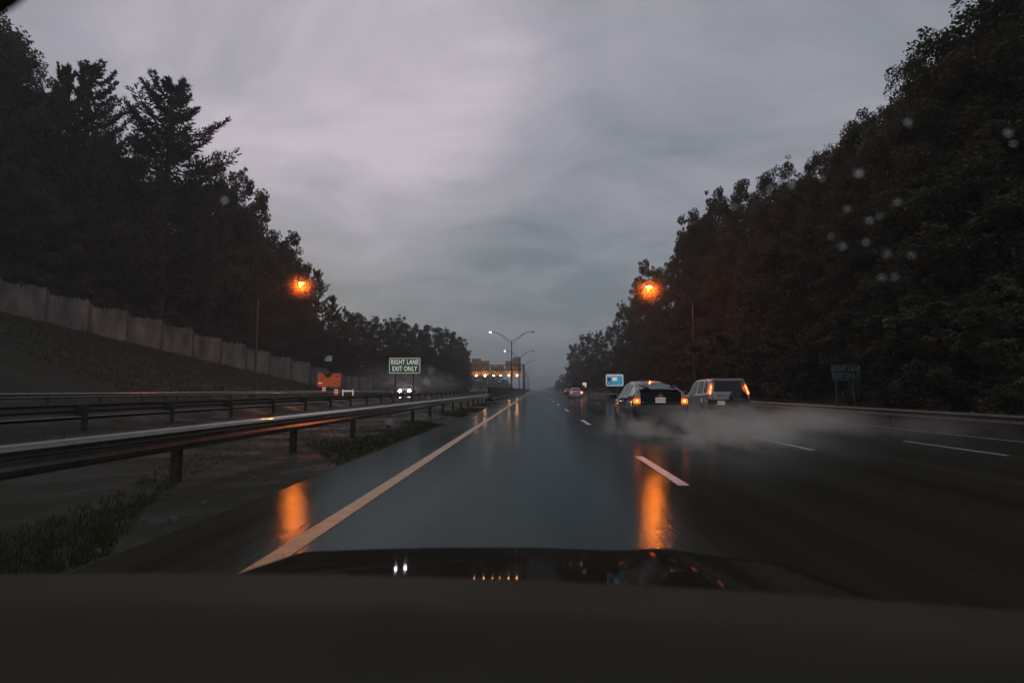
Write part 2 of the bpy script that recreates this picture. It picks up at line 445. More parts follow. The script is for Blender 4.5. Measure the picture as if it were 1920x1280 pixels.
guardrail('guardrail at the foot of the grass hillside, beyond the oncoming lanes', -26.9, -7.5, 200, 1, .3, M['galv'])
guardrail('guardrail on the right shoulder below the dark trees', 13.75, -7.5, 240, -1, -.24, M['galv_dark'])

# concrete median barrier
def barrier():
    t = empty('concrete_barrier', (-4.9, 61.5, 0)); tag(t, 'dark solid concrete median barrier starting where the near guardrail ends', 'barrier')
    prof = [(-.42, -.1), (-.42, .08), (-.25, .35), (-.14, 1.47), (.14, 1.47), (.25, .35), (.42, .08), (.42, -.1)]
    for k in range(48):
        bm = B(); y = k * 7.0; prism(bm, prof, y, y + 6.96)
        obj('barrier_segment', bm, M['concrete_dark'], t)
    bm = B(); prism(bm, prof, 337, 1400); obj('barrier_segment', bm, M['concrete_dark'], t)
barrier()

# noise wall on the hillside
def noise_wall():
    t = empty('noise_wall', (WX0, WY0, WZ0)); tag(t, 'long weathered concrete noise wall stepping down the grass hillside', 'wall')
    org = Vector((WX0, WY0, WZ0))
    def pt(k):
        y = WY0 + 3.62 * k; x = wall_x(y); return Vector((x, y, wall_z(y)))
    ks = range(-5, 26)
    tops = {}
    for k in ks:
        a, b = pt(k), pt(k + 1)
        zb = min(a.z, b.z) - .8; zt = a.z + 2.95 + random.uniform(-.12, .12) - (.25 if k > 9 else 0)
        d = (b - a); L_ = math.hypot(d.x, d.y); ang = math.atan2(d.y, d.x)
        bm = B(); rows = random.Random(k)
        # two stacked slabs, rough saw-tooth upper edge of vertical ribs
        n = 22; zm = zt - 1.0
        box(bm, (.14, -.07, zb - a.z), (L_ - .14, .07, zm - .02 - a.z))
        w_ = (L_ - .28) / n
        for j in range(n):
            hh = zt - a.z - rows.random() * .22 - (rows.random() < .15) * .15
            x0 = .14 + j * w_
            box(bm, (x0, -.06 - .012 * (j % 2), zm - a.z), (x0 + w_ - .012, .06 + .004 * (j % 2), hh))
        o = obj('wall_panel', bm, M['noisewall'], t); o.location = a - org; o.rotation_euler = (0, 0, ang)
        bm = B(); box(bm, (-.14, -.16, -1), (.14, .16, zt + .25 - a.z), .02)
        o = obj('wall_post', bm, M['noisepost'], t); o.location = a - org; o.rotation_euler = (0, 0, ang)
noise_wall()

# ------------------------------------------------------------------ street lamps
def cobra_head(t, loc, dirx, mat, s=1.):
    """luminaire: housing and lit lens below it; loc = arm end"""
    bm = B(); box(bm, (-.38 * s, -.17 * s, -.02), (.38 * s, .17 * s, .13 * s), .05 * s)
    h = obj('lamp_head', bm, M['pole'], t); h.location = Vector(loc) + Vector((dirx * .3, 0, 0))
    bm = B(); bmesh.ops.create_uvsphere(bm, u_segments=16, v_segments=10, radius=1)
    for v in bm.verts: v.co = Vector((v.co.x * .27 * s, v.co.y * .15 * s, v.co.z * .11 * s))
    l = obj('lens', bm, mat, h, True); l.location = (0, 0, -.09)
    if mat is M['sodium']:
        ld = bpy.data.lights.new('sodium_bulb', 'POINT'); ld.energy = 1400; ld.color = (1, .17, .010); ld.shadow_soft_size = .075
        lo = bpy.data.objects.new('sodium_bulb', ld); C.objects.link(lo); lo.parent = h; lo.location = (0, 0, -.31)
    return h
def single_lamp(label, base, top_z, arm, rise, dirx, lit=True):
    t = empty('street_lamp', base); tag(t, label, 'street lamp')
    bm = B(); tube(bm, [(0, 0, -.5), (0, 0, .4), (0, 0, top_z - base[2])], [.15, .115, .06], 10); box(bm, (-.22, -.22, -.4), (.22, .22, .06), .02)
    obj('pole', bm, M['pole'], t)
    tz = top_z - base[2]
    pts = [(0, 0, tz - .15)] + [(dirx * arm * k / 6, 0, tz - .15 + (rise + .15) * math.sin(k / 6 * math.pi / 2)) for k in range(1, 7)]
    bm = B(); tube(bm, pts, .05, 8)
    tube(bm, [(0, 0, tz - .9), (dirx * arm * .35, 0, tz - .15 + (rise + .15) * math.sin(.35 * math.pi / 2))], .03, 6)
    obj('arm', bm, M['pole'], t)
    cobra_head(t, pts[-1], dirx, M['sodium'] if lit else M['trim'])
    return t
LL = at(565, 531, 56); LP = at(484, 560, 56)
single_lamp('single arm street lamp with glowing orange light in front of the left trees', (LP.x, 56, ground(LP.x, 56)), LP.z, LL.x - LP.x - .3, LL.z + .07 - LP.z, 1)
RL = at(1217, 538, 53); RP = at(1299, 566, 53)
single_lamp('single arm street lamp with glowing orange light in front of the right trees', (RP.x, 53, ground(RP.x, 53)), RP.z, RP.x - RL.x - .3, RL.z + .07 - RP.z, -1)
DP = at(1117, 640, 138)
single_lamp('thin unlit lamp pole before the trees, behind the blue sign', (DP.x, 138, ground(DP.x, 138)), DP.z, 3.0, .9, -1, False)

def double_lamp(label, Y, lit_left):
    base = Vector((-4.55, Y, 1.45)); t = empty('double_street_lamp', base)
    tag(t, label, 'street lamp', 'double arm lamps along the median barrier')
    bm = B(); tube(bm, [(0, 0, 0), (0, 0, 9.45)], [.15, .08], 10); box(bm, (-.16, -.2, -.02), (.16, .2, .12), .02); obj('pole', bm, M['pole'], t)
    for s in (-1, 1):
        bm = B()
        tube(bm, [(0, 0, 9.35), (s * 1.3, 0, 10.2), (s * 2.6, 0, 11.0), (s * 3.3, 0, 11.25), (s * 4.2, 0, 11.3)], .05, 8)
        tube(bm, [(0, 0, 8.75), (s * 1.5, 0, 9.9), (s * 2.6, 0, 10.9)], .04, 6)
        tube(bm, [(s * 1.35, 0, 9.8), (s * 1.35, 0, 10.22)], .025, 5)
        obj('arm', bm, M['pole'], t)
        cobra_head(t, (s * 4.0, 0, 11.3), s, M['pale_lamp'] if (s < 0 and lit_left) else M['trim'], .8)
names = ['nearest double arm lamp on the median barrier, left arm lit pale', 'second double arm lamp along the median, left arm lit, beside the sign gantry',
         'third double arm lamp along the median, just past the sign gantry', 'fourth double arm lamp along the median',
         'fifth double arm lamp, fading into the haze', 'sixth double arm lamp, faint in the haze', 'seventh double arm lamp, very faint in the haze', 'farthest double arm lamp, a thin line in the haze']
for k, nm in enumerate(names): double_lamp(nm, 113 + 56 * k, k < 2)

# ------------------------------------------------------------------ gantry with the backs of signs
def gantry():
    Y = 200.
    rt = at(982.5, 684, Y); lt = at(862, 684, Y); bt = at(940, 694.5, Y)
    x0, x1, zt, zb = lt.x, rt.x, rt.z, bt.z
    t = empty('sign_gantry', (x1, Y, 0)); tag(t, 'overhead truss gantry carrying sign backs and a row of orange lamps', 'sign gantry')
    def P(x, y, z): return (x - x1, y, z)
    bm = B()
    for y in (-.6, .6):
        for z in (zt, zb): tube(bm, [P(x0, y, z), P(x1, y, z)], .13, 6)
        n = 16
        for k in range(n):
            a = x0 + (x1 - x0) * k / n; b = x0 + (x1 - x0) * (k + 1) / n
            tube(bm, [P(a, y, zb if k % 2 else zt), P(b, y, zt if k % 2 else zb)], .06, 5)
            tube(bm, [P(b, y, zb), P(b, y, zt)], .05, 5)
    obj('truss', bm, M['galv_dark'], t)
    for x in (x0, x1):
        bm = B()
        for y in (-.6, .6): tube(bm, [P(x, y, -.2 if x == x1 else .1), P(x, y, zt + .3)], .24, 8)
        for z in range(1, 9): tube(bm, [P(x, -.6, z), P(x, .6, z + .6)], .07, 5)
        obj('post', bm, M['galv_dark'], t)
    for a, b, top, bot in ((884.5, 901.8, 672, 703), (902.2, 917.5, 676, 703), (920, 945, 686, 702), (948, 960.8, 676, 703), (961.2, 976.5, 669.5, 703)):
        p, q = at(a, top, Y + .9), at(b, bot, Y + .9)
        bm = B(); box(bm, P(p.x, .86, q.z), P(q.x, .92, p.z))
        s = obj('sign_panel', bm, M['signback'], t)
        bm = B(); w = q.x - p.x; n = max(2, int(w / .85))
        for k in range(n + 1):
            x = p.x + .12 + (w - .24) * k / n
            box(bm, P(x - .04, .70, q.z + .05), P(x + .04, .857, p.z - .05))
        obj('stiffener', bm, M['galv_dark'], s)
    p = at(880, 705.2, Y)
    bm = B(); tube(bm, [P(at(884, 0, Y).x, -.9, p.z), P(x1, -.9, p.z)], .05, 6)
    for px in (893.5, 910, 926, 939, 954.5, 969.5): tube(bm, [P(at(px, 705, Y).x, -.9, p.z), P(at(px, 705, Y).x, -.6, zb)], .04, 5)
    obj('lamp_rail', bm, M['galv'], t)
    for px, s in ((893.5, 1.), (910, 1.1), (926, .75), (939, .65), (954.5, .95), (969.5, 1.)):
        q = at(px, 704.3, Y)
        bm = B(); box(bm, (-.3, -.16, -.14), (.3, .12, -.02), .03); l = obj('lamp', bm, M['pole'], t); l.location = P(q.x, -.95, q.z)
        bm = B(); bmesh.ops.create_uvsphere(bm, u_segments=12, v_segments=8, radius=.30 * s)
        o = obj('lens', bm, M['sodium2'], l, True); o.location = (0, 0, .05); o.scale = (1, .7, .8)
gantry()

# ------------------------------------------------------------------ road signs
def sign_board(t, w, h, z, mat, border, d=.03, posts=(-.3, .3), zpost=-1.5, r=.08, postmat='pole'):
    bm = B(); prism(bm, rrect(-w / 2, w / 2, z, z + h, r), 0, d); b = obj('board', bm, mat, t)
    if border:
        bm = B(); o = rrect(-w / 2 + .03, w / 2 - .03, z + .03, z + h - .03, r); i = rrect(-w / 2 + .03 + border[1], w / 2 - .03 - border[1], z + .03 + border[1], z + h - .03 - border[1], r * .7)
        n = len(o); vo = [bm.verts.new((x, -.004, zz)) for x, zz in o]; vi = [bm.verts.new((x, -.004, zz)) for x, zz in i]
        for k in range(n): bm.faces.new((vo[k], vo[(k + 1) % n], vi[(k + 1) % n], vi[k]))
        obj('border', bm, border[0], b)
    for p in posts:
        bm = B(); box(bm, (p * w - .05, d + .002, zpost), (p * w + .05, d + .10, z + h * .9)); obj('post', bm, M[postmat], t)
    return b
def exit_only(label, x0, x1, y0, y1, Y, mat, mt, posts):
    a, b = at(x0, y0, Y), at(x1, y1, Y); g = ground((a.x + b.x) / 2, Y)
    t = empty('road_sign', ((a.x + b.x) / 2, Y, g)); tag(t, label, 'road sign')
    w, h, z = b.x - a.x, a.z - b.z, b.z - g
    bd = sign_board(t, w, h, z, mat, (mt, w * .014), posts=posts, r=w * .035)
    for s, dz in (('RIGHT LANE', .71), ('EXIT ONLY', .29)):
        text_obj('lettering', s, h * .43, mt, bd, (0, -.006, z + h * dz), .002, 1.06, h * .006, sx=.70)
    return t
exit_only('green road sign reading RIGHT LANE EXIT ONLY, bright, left of the oncoming headlights', 729.5, 788, 670.5, 700, 57, M['signgreen'], M['signwhite'], (-.3, .28))
exit_only('dim green road sign reading RIGHT LANE EXIT ONLY before the black trees on the right', 1558.5, 1614, 683, 713, 26.3, M['signgreen_dim'], M['signwhite_dim'], (-.3, .3))

def blue_sign():
    Y = 84; a, b = at(1136, 701.5, Y), at(1169, 723.5, Y); cx = (a.x + b.x) / 2; g = ground(cx, Y)
    t = empty('services_sign', (cx, Y, g)); tag(t, 'bright blue services sign with white border and small logo squares', 'road sign')
    w, h, z = b.x - a.x, a.z - b.z, b.z - g
    bd = sign_board(t, w, h, z, M['signborder'], None, posts=(-.3, .3), r=.2)
    bm = B(); prism(bm, rrect(-w / 2 + .13, w / 2 - .13, z + .13, z + h - .13, .1), -.01, -.001); obj('blue_field', bm, M['signblue'], bd)
    text_obj('lettering', 'LODGING - EXIT 26', h * .15, M['signborder'], bd, (0, -.014, z + h * .86), .002, 1., .008, sx=.98)
    for i, (fx, fz, m_, ww, hh) in enumerate(((-.32, .58, 'signdark', .19, .22), (-.32, .24, 'signdark', .22, .24), (.0, .60, 'signpeach', .26, .27))):
        bm = B(); box(bm, (fx * w - ww * w / 2, -.02, z + fz * h - hh * h / 2), (fx * w + ww * w / 2, -.011, z + fz * h + hh * h / 2)); lg = obj('logo_square', bm, M[m_], bd)
        if m_ == 'signdark':
            bm = B(); box(bm, (fx * w - ww * w * .32, -.026, z + fz * h - hh * h * .16), (fx * w + ww * w * .32, -.021, z + fz * h + hh * h * .16)); obj('logo_mark', bm, M['signborder'] if i else M['rust'], lg)
blue_sign()
def small_sign(label, x0, x1, y0, y1, Y, mat, name='road_sign'):
    a, b = at(x0, y0, Y), at(x1, y1, Y); cx = (a.x + b.x) / 2; g = ground(cx, Y)
    t = empty(name, (cx, Y, g)); tag(t, label, 'road sign')
    sign_board(t, b.x - a.x, a.z - b.z, b.z - g, mat, None, posts=(0,), r=.06, zpost=-.3)
small_sign('small bright peach sign right above the far silver car', 1092.3, 1099.5, 717, 725.5, 148, M['signpeach'])
small_sign('pale grey sign above the far dark car on the right', 1063.5, 1073, 718, 722.5, 176, M['signwhite_dim'])
small_sign('small pale blue sign half hidden by leaves above the orange sign', 609.5, 622, 667, 677, 92, M['bluepanel'])

def work_sign():
    Y = 76; a, b = at(596, 699.5, Y), at(638.5, 725, Y); cx = (a.x + b.x) / 2; g = ground(cx, Y)
    t = empty('work_zone_sign', (cx, Y, g)); tag(t, 'orange work zone board with a dark smudge beside the noise wall', 'road sign')
    w, h, z = b.x - a.x, a.z - b.z, b.z - g
    bm = B(); prism(bm, rrect(-w / 2, w * .19, z, z + h, .08), 0, .04); prism(bm, rrect(w * .20, w / 2, z, z + h, .08), 0, .04); bd = obj('board', bm, M['orange'], t)
    bm = B(); prism(bm, [(-.28 * w, z + h * .985), (.16 * w, z + h * .985), (.08 * w, z + h * .8), (-.02 * w, z + h * .66), (-.14 * w, z + h * .72)], -.006, -.001); obj('smudge', bm, M['soot'], bd)
    bm = B(); box(bm, (-.48 * w, -.006, z + h * .24), (-.30 * w, -.001, z + h * .31)); obj('label_strip', bm, M['whiteband'], bd)
    bm = B(); box(bm, (.27 * w, -.006, z + h * .72), (.42 * w, -.001, z + h * .79)); obj('dark_strip', bm, M['soot'], bd)
    for s in (-.3, .25):
        bm = B(); tube(bm, [(s * w, .1, z + h * .6), (s * w, .1, .1), (s * w - .1, -.5, 0)], .04, 6); tube(bm, [(s * w, .1, z + h * .3), (s * w, .9, 0)], .03, 6); obj('leg', bm, M['rust'], t)
work_sign()
def barricade():
    Y = 74; a, b = at(643, 730, Y), at(661.5, 742, Y); g = ground(a.x, Y)
    g = .35 if a.x > -26.2 else g
    t = empty('road_barricade', (a.x, Y, g)); tag(t, 'low barricade with two white uprights right of the orange board', 'barricade')
    w = b.x - a.x
    for x in (0, w):
        bm = B(); box(bm, (x - .06, -.05, 0), (x + .06, .05, a.z - g), .02); obj('upright', bm, M['whiteband'], t)
    for z, m_ in ((.30, 'rust'), (.58, 'whiteband')):
        bm = B(); box(bm, (.1, -.02, z), (w * (.9 if z > .4 else .95), .02, z + .16), .01); obj('rail_board', bm, M['rust'] if m_ == 'rust' else M['signborder'], t)
barricade()
def drum(label, px, Y, tilt):
    p = at(px, 738, Y); g = .35 if p.x > -26.2 else ground(p.x, Y)
    t = empty('traffic_drum', (p.x, Y, g)); tag(t, label, 'traffic drum', 'traffic drums by the orange board'); t.rotation_euler = (tilt, 0, 0)
    bm = B(); tube(bm, [(0, 0, .02), (0, 0, .35), (0, 0, .36), (0, 0, .65), (0, 0, .66), (0, 0, .95)], [.29, .27, .26, .24, .23, .20], 14); obj('body', bm, M['orange'], t, True)
    for z in (.42, .72):
        bm = B(); tube(bm, [(0, 0, z), (0, 0, z + .1)], .265 if z < .5 else .235, 14, False); obj('band', bm, M['whiteband'], t, True)
    bm = B(); box(bm, (-.33, -.33, -.0), (.33, .33, .06), .02); obj('base', bm, M['trim'], t)
drum('orange traffic drum directly below the orange board', 607, 75, 0)
drum('orange traffic drum just left of the low barricade', 630, 73, 0)

# ------------------------------------------------------------------ trees
def leafcards(bm, c, rad, n, size, rng, flat=.7):
    for _ in range(n):
        while True:
            v = Vector((rng.uniform(-1, 1), rng.uniform(-1, 1), rng.uniform(-1, 1)))
            if v.length < 1: break
        v = v * (v.length ** -.1) if v.length > .05 else v
        p = c + Vector((v.x * rad, v.y * rad, v.z * rad * flat))
        e = Euler((rng.uniform(-.9, .9), rng.uniform(-.9, .9), rng.uniform(0, 6.28))).to_matrix()
        s = size * rng.uniform(.6, 1.3)
        q = [e @ Vector(k) for k in ((-s, 0, 0), (-s * .1, -s * .5, s * .1), (s, 0, -s * .15), (s * .1, s * .5, s * .1))]
        bm.faces.new([bm.verts.new(p + k) for k in q])
def broad_proto(seed, Rm, t0, clumps, leaves, size, lump=.34):
    rng = random.Random(seed); bm = B()
    t = empty('broadleaf_tree')
    tb = B(); tube(tb, [(0, 0, -.03), (.004, .002, .2), (-.004, .008, .45), (.004, 0, .75)], [.016, .013, .009, .004], 8)
    cen = []; nl = max(9, clumps // 9)
    for k in range(nl):
        # main lobes spiral up the crown so that the outline comes out scalloped
        sl = (k + .5) / nl; u = t0 + (1 - t0) * (sl ** .8) * .93
        s = (u - t0) / (1 - t0)
        prof = math.sin(min(1, s * .86 + .16) * math.pi * .93 + .1) ** .5
        a = k * 2.4 + rng.uniform(-.3, .3)
        rl = rng.uniform(.075, .125) * (1.15 - .35 * s)
        rr = max(0, Rm * max(.2, prof) * rng.uniform(.75, 1.15) - rl * .6)
        L0 = Vector((rr * math.cos(a), rr * math.sin(a), u - rl * .35))
        for q in range(clumps // nl):
            d = Vector((rng.gauss(0, 1), rng.gauss(0, 1), rng.gauss(.25, 1))).normalized()
            c = L0 + Vector((d.x, d.y, d.z * .75)) * rl * rng.random() ** .4
            cen.append(c); leafcards(bm, c, rng.uniform(.028, .05), leaves, size, rng)
    for k in range(clumps // 4):
        u = rng.uniform(t0, .8); a = rng.uniform(0, 6.28); rr = Rm * .55 * rng.random() ** .5
        leafcards(bm, Vector((rr * math.cos(a), rr * math.sin(a), u)), .09, leaves, size * 1.3, rng)
    for k in range(14):
        c = cen[rng.randrange(len(cen))]; z = max(.12, c.z - .15)
        tube(tb, [(0, 0, z), (c.x * .5, c.y * .5, z + .05), c], [.006, .004, .0015], 5)
    # sprigs standing clear of the outline
    for k in range(16):
        c = cen[rng.randrange(len(cen))]; d = Vector((c.x, c.y, (c.z - .5) * .7)); d.normalize()
        leafcards(bm, c + d * rng.uniform(.03, .06), .018, 30, size * .9, rng)
    obj('trunk', tb, M['bark'], t); obj('crown', bm, M['leaf'], t)
    return t
def pine_proto(seed, spread=.20, top_open=True):
    rng = random.Random(seed); t = empty('pine_tree'); bm = B(); tb = B()
    tube(tb, [(0, 0, -.03), (.003, 0, .4), (-.003, .002, .8), (0, 0, .985)], [.014, .011, .006, .0015], 8)
    z = .2
    while z < .985:
        s = (z - .2) / .8
        ln = spread * (1 - s) ** .62 * rng.uniform(.8, 1.15) + .02
        nb = rng.choice((4, 5, 6)); a0 = rng.uniform(0, 6.28)
        for k in range(nb):
            a = a0 + 6.283 * k / nb + rng.uniform(-.3, .3); L_ = ln * rng.uniform(.4, 1.3)
            up = rng.uniform(.12, .45) + .35 * s; L_ *= (1 if s < .8 else .8)
            pts = [Vector((math.cos(a) * L_ * q, math.sin(a) * L_ * q, z + L_ * up * (q ** 2.2) - .02 * math.sin(q * 3))) for q in (0, .35, .7, 1)]
            tube(tb, pts, [.004, .003, .002, .0008], 5)
            for q in [i / 13 for i in range(3, 14)]:
                i = min(2, int(q * 3)); f = q * 3 - i; p = pts[i].lerp(pts[i + 1], min(1, f))
                side = Vector((-math.sin(a), math.cos(a), 0))
                out = (pts[min(3, i + 1)] - pts[i]).normalized()
                for sgn in (-1, 1):
                    tw = (out * .75 + side * sgn * rng.uniform(.3, .9) + Vector((0, 0, rng.uniform(-.15, .35)))) * L_ * .26 * (1.15 - q * .55)
                    for f2 in (.3, .65, 1.):
                        pp = p + tw * f2
                        for _ in range(5):
                            d = (tw.normalized() + Vector((rng.uniform(-.9, .9), rng.uniform(-.9, .9), rng.uniform(-.5, .9)))).normalized()
                            l = rng.uniform(.008, .016); w = d.cross(Vector((rng.uniform(-1, 1), rng.uniform(-1, 1), rng.uniform(-1, 1)))).normalized() * .0011
                            bm.faces.new([bm.verts.new(pp - w), bm.verts.new(pp + d * l * .6 - w * 1.2), bm.verts.new(pp + d * l), bm.verts.new(pp + d * l * .6 + w * 1.2), bm.verts.new(pp + w)])
        z += rng.uniform(.026, .052)
    obj('trunk', tb, M['bark'], t); obj('crown', bm, M['needle'], t)
    return t
protos = {
    'a': broad_proto(1, .26, .06, 190, 75, .0105), 'b': broad_proto(2, .30, .05, 220, 75, .0105),
    'c': broad_proto(3, .23, .10, 170, 75, .0105), 'd': broad_proto(4, .28, .03, 220, 80, .0095, .5),
    'p': pine_proto(11, .21), 'q': pine_proto(12, .17), 's': broad_proto(9, .55, .02, 160, 80, .018),
    'n': broad_proto(21, .25, .05, 260, 130, .0068), 'm': broad_proto(22, .29, .03, 280, 130, .0068, .5),
}
used = set()
def tree(kind, px, py, Y, label, group, wide=1., x=None, rz=None):
    p = at(px, py, Y); X = p.x if x is None else x; g = ground(X, Y)
    h = (p.z - g) / .99
    src = protos[kind]
    if kind in used:
        r = src.copy(); C.objects.link(r)
        for ch in protos_children[kind]:
            c = ch.copy(); C.objects.link(c); c.parent = r
    else:
        r = src; used.add(kind)
    r.location = (X, Y, g); r.scale = (h * wide, h * wide, h); r.rotation_euler = (0, 0, random.uniform(0, 6.28) if rz is None else rz)
    cat = 'pine tree' if kind in 'pq' else ('shrub' if kind == 's' else 'tree')
    tag(r, label, cat, group)
    return r
protos_children = {k: list(v.children) for k, v in protos.items()}
protos['s'].name = 'shrub'

GL = 'trees behind the noise wall'; GR = 'trees along the right shoulder'; GF = 'far trees on the left'
# skyline trees, left
left = [
 ('n', -90, -60, 62, 'tall dark broadleaf tree at the very left edge of the trees', 1.0),
 ('m', 5, 28, 64, 'tallest dark broadleaf tree in the top left corner', .62),
 ('a', 62, 112, 66, 'broadleaf tree stepping down right of the tallest left tree', .55),
 ('q', 122, 128, 70, 'thin pine tip just left of the first large pine', .8),
 ('p', 172, 120, 70, 'first large pine from the left, open feathery top', 1.15),
 ('c', 228, 238, 71, 'low broadleaf crown between the two large pines', .8),
 ('p', 322, 152, 72, 'most prominent pine with spread branches against the sky', 1.35),
 ('b', 398, 282, 78, 'rounded broadleaf tree right of the prominent pine', .6),
 ('a', 452, 312, 82, 'broadleaf tree with lacy crown right of the rounded one', .60),
 ('d', 476, 372, 84, 'broadleaf tree whose crown bulges over the shoulder of the left wood', .62),
 ('c', 532, 428, 90, 'narrow broadleaf tree just above and left of the left orange lamp', .72),
 ('a', 556, 470, 92, 'small crown directly behind the left orange lamp', .65),
 ('q', 594, 508, 96, 'small pine leaning out right of the left orange lamp', 1.1),
 ('q', 624, 556, 104, 'tiny pine tip right of the lamp-side pine', 1.2),
]
for k, px, py, Y, lab, w in left: tree(k, px, py, Y, lab, GL, w)
def outline(pts, x):
    for (a, b), (c, d) in zip(pts, pts[1:]):
        if a <= x <= c: return b + (d - b) * (x - a) / (c - a)
    return pts[0][1] if x < pts[0][0] else pts[-1][1]
OL = [(-200, 20), (0, 60), (70, 150), (110, 190), (225, 270), (300, 290), (400, 310), (490, 400), (560, 480), (575, 560), (640, 575), (720, 602), (860, 625)]
# filling rows behind the wall
marks = ['far left end', 'left of the first pine', 'first large pine', 'gap between the pines', 'prominent pine', 'rounded broadleaf', 'lacy broadleaf', 'bulging broadleaf', 'left orange lamp', 'leaning small pine']
order = ['leftmost', 'second from the left', 'third from the left', 'fourth from the left', 'fifth from the left', 'sixth from the left', 'seventh from the left', 'eighth from the left', 'ninth from the left', 'tenth from the left', 'eleventh from the left', 'twelfth from the left', 'thirteenth from the left', 'fourteenth from the left', 'fifteenth from the left', 'sixteenth from the left', 'seventeenth from the left', 'eighteenth from the left', 'nineteenth from the left', 'twentieth from the left']
xsL = [-130, -60, 10, 75, 140, 205, 270, 335, 395, 450, 500, 545, 585]
for i, px in enumerate(xsL):
    Y = 63 + max(0, px) * .055; oy = outline(OL, px) + 25
    tree('abdcba'[i % 6] if px > 300 else 'mn'[i % 2], px + random.uniform(-8, 8), oy, Y + 6, 'black leafy tree behind the noise wall, ' + order[i] + ' of the back row', GL, .85)
for i, px in enumerate([-100, -20, 55, 130, 205, 275, 340, 400, 455, 505, 550, 590, 625]):
    Y = 56 + max(0, px) * .062; p = at(px, 600, Y)
    X = min(p.x, wall_x(Y) - 4.5)
    oy = outline(OL, px); oy = oy + (690 - oy) * .38
    tree('mnd'[i % 3], px, oy, Y, 'lower leafy tree right behind the noise wall, ' + order[i] + ' of the front row', GL, 1.05, x=X)
for i, px in enumerate([-60, 0, 60, 115, 165, 212, 258, 300, 342, 382, 420, 458, 494, 530, 562, 594, 622, 650]):
    r_ = (1002 - px) / 1060.
    k = (WX0 * -1 - r_ * WY0) / (3.62 * r_ + 1.52)
    Y = WY0 + 3.62 * k + 2.2; X = wall_x(Y) - 4.4
    g = wall_z(Y)
    q = at(px, 500, Y); zt = g + random.uniform(4.5, 6.5)
    py = 730 - (zt - H) * F / Y
    tree('s', px, py, Y, 'dark bush rising over the noise wall, ' + order[i] + ' of its row', 'bushes behind the noise wall', 1., x=X)
# far trees on the left, towards the gantry
fl = [(640, 572, 112), (668, 580, 116), (695, 590, 122), (718, 598, 128), (742, 586, 134), (765, 600, 142), (790, 606, 152), (815, 604, 165), (838, 610, 180), (858, 626, 200), (868, 646, 215), (872, 668, 230)]
for i, (px, py, Y) in enumerate(fl):
    tree('abcd'[i % 4], px, py, Y, 'distant dark tree on the left skyline, ' + order[i] + ' between lamp and gantry', GF, .85)
for i, (px, py, Y) in enumerate([(650, 628, 100), (690, 635, 106), (725, 640, 112), (760, 640, 120), (795, 645, 130), (825, 650, 142), (850, 662, 158), (868, 690, 190), (630, 615, 98)]):
    tree('dbs'[i % 2], px, py, Y, 'low dark tree behind the oncoming road, ' + order[i if i < 8 else 11] + ' of the lower far row', GF, 1.3)
for i, (px, py, Y) in enumerate([(885, 704, 330), (900, 700, 345), (917, 699, 350), (932, 702, 360), (946, 710, 380), (953, 717, 400)]):
    tree('bd'[i % 2], px, py, Y, 'hazy tree seen under the gantry, ' + order[i] + ' there', 'hazy trees under the gantry', 1.5)

# right bank
right = [
 ('b', 1046, 712, 390, .9), ('d', 1056, 700, 320, .8), ('b', 1078, 640, 240, .55), ('a', 1100, 618, 225, .55), ('c', 1122, 618, 200, .6), ('d', 1148, 604, 170, .5),
 ('a', 1172, 560, 140, .5), ('b', 1200, 528, 122, .45), ('c', 1218, 484, 108, .55), ('d', 1250, 478, 98, .5), ('a', 1292, 420, 84, .42),
 ('b', 1310, 380, 78, .48), ('c', 1345, 352, 72, .5), ('d', 1395, 330, 62, .5), ('n', 1455, 300, 52, .52), ('m', 1500, 318, 48, .5),
 ('n', 1560, 262, 44, .5), ('m', 1612, 200, 39, .48), ('n', 1650, 178, 36, .52), ('m', 1735, 90, 31, .55), ('n', 1800, 40, 28, .55), ('m', 1870, -60, 26, .7), ('n', 1960, -160, 25, .8)]
for i, (k, px, py, Y, w) in enumerate(right):
    tree(k, px, py, Y, 'tall leafy tree on the right skyline, ' + (order[i] if i < 20 else ('twenty-first from the left' if i == 20 else ('next to last at the right edge' if i == 21 else 'last at the right edge'))), GR, w * 1.25)
for i, (px, py, Y) in enumerate([(1068, 700, 255), (1085, 672, 215), (1110, 660, 185), (1140, 655, 155), (1170, 640, 130), (1200, 610, 112), (1235, 590, 98), (1275, 560, 84), (1320, 520, 73), (1370, 490, 62), (1430, 450, 53), (1490, 430, 45), (1560, 400, 39), (1640, 360, 33), (1730, 300, 28), (1830, 240, 24), (1950, 200, 22)]):
    tree('dmnb'[i % 4] if px > 1250 else 'bd'[i % 2], px, py, Y, 'lower leafy tree behind the right guardrail, ' + order[i] + ' of its row', GR, 1.15)
for i, (px, Y) in enumerate([(1085, 175), (1115, 142), (1150, 115), (1185, 96), (1225, 80), (1265, 68), (1310, 58), (1360, 50), (1415, 43), (1475, 38), (1550, 40), (1590, 41), (1630, 38), (1660, 28.5), (1740, 25), (1830, 21.5), (1930, 19)]):
    p = at(px, 640, Y); zt = ground(p.x, Y) + random.uniform(4.5, 7); py = 730 - (zt - H) * F / Y
    tree('s', px, py, Y, 'dark bush on the right bank, ' + order[i] + ' of its row', 'bushes on the right bank', 1.)
for i, (px, py, Y) in enumerate([(1340, 400, 82), (1400, 370, 72), (1460, 340, 64), (1520, 320, 58), (1590, 270, 52), (1660, 230, 46), (1740, 150, 41), (1820, 90, 37), (1900, 20, 34)]):
    tree('ba'[i % 2] if i < 4 else 'mn'[i % 2], px, py, Y, 'dense tree deep in the right wood, ' + order[i] + ' of the back row', GR, .95)

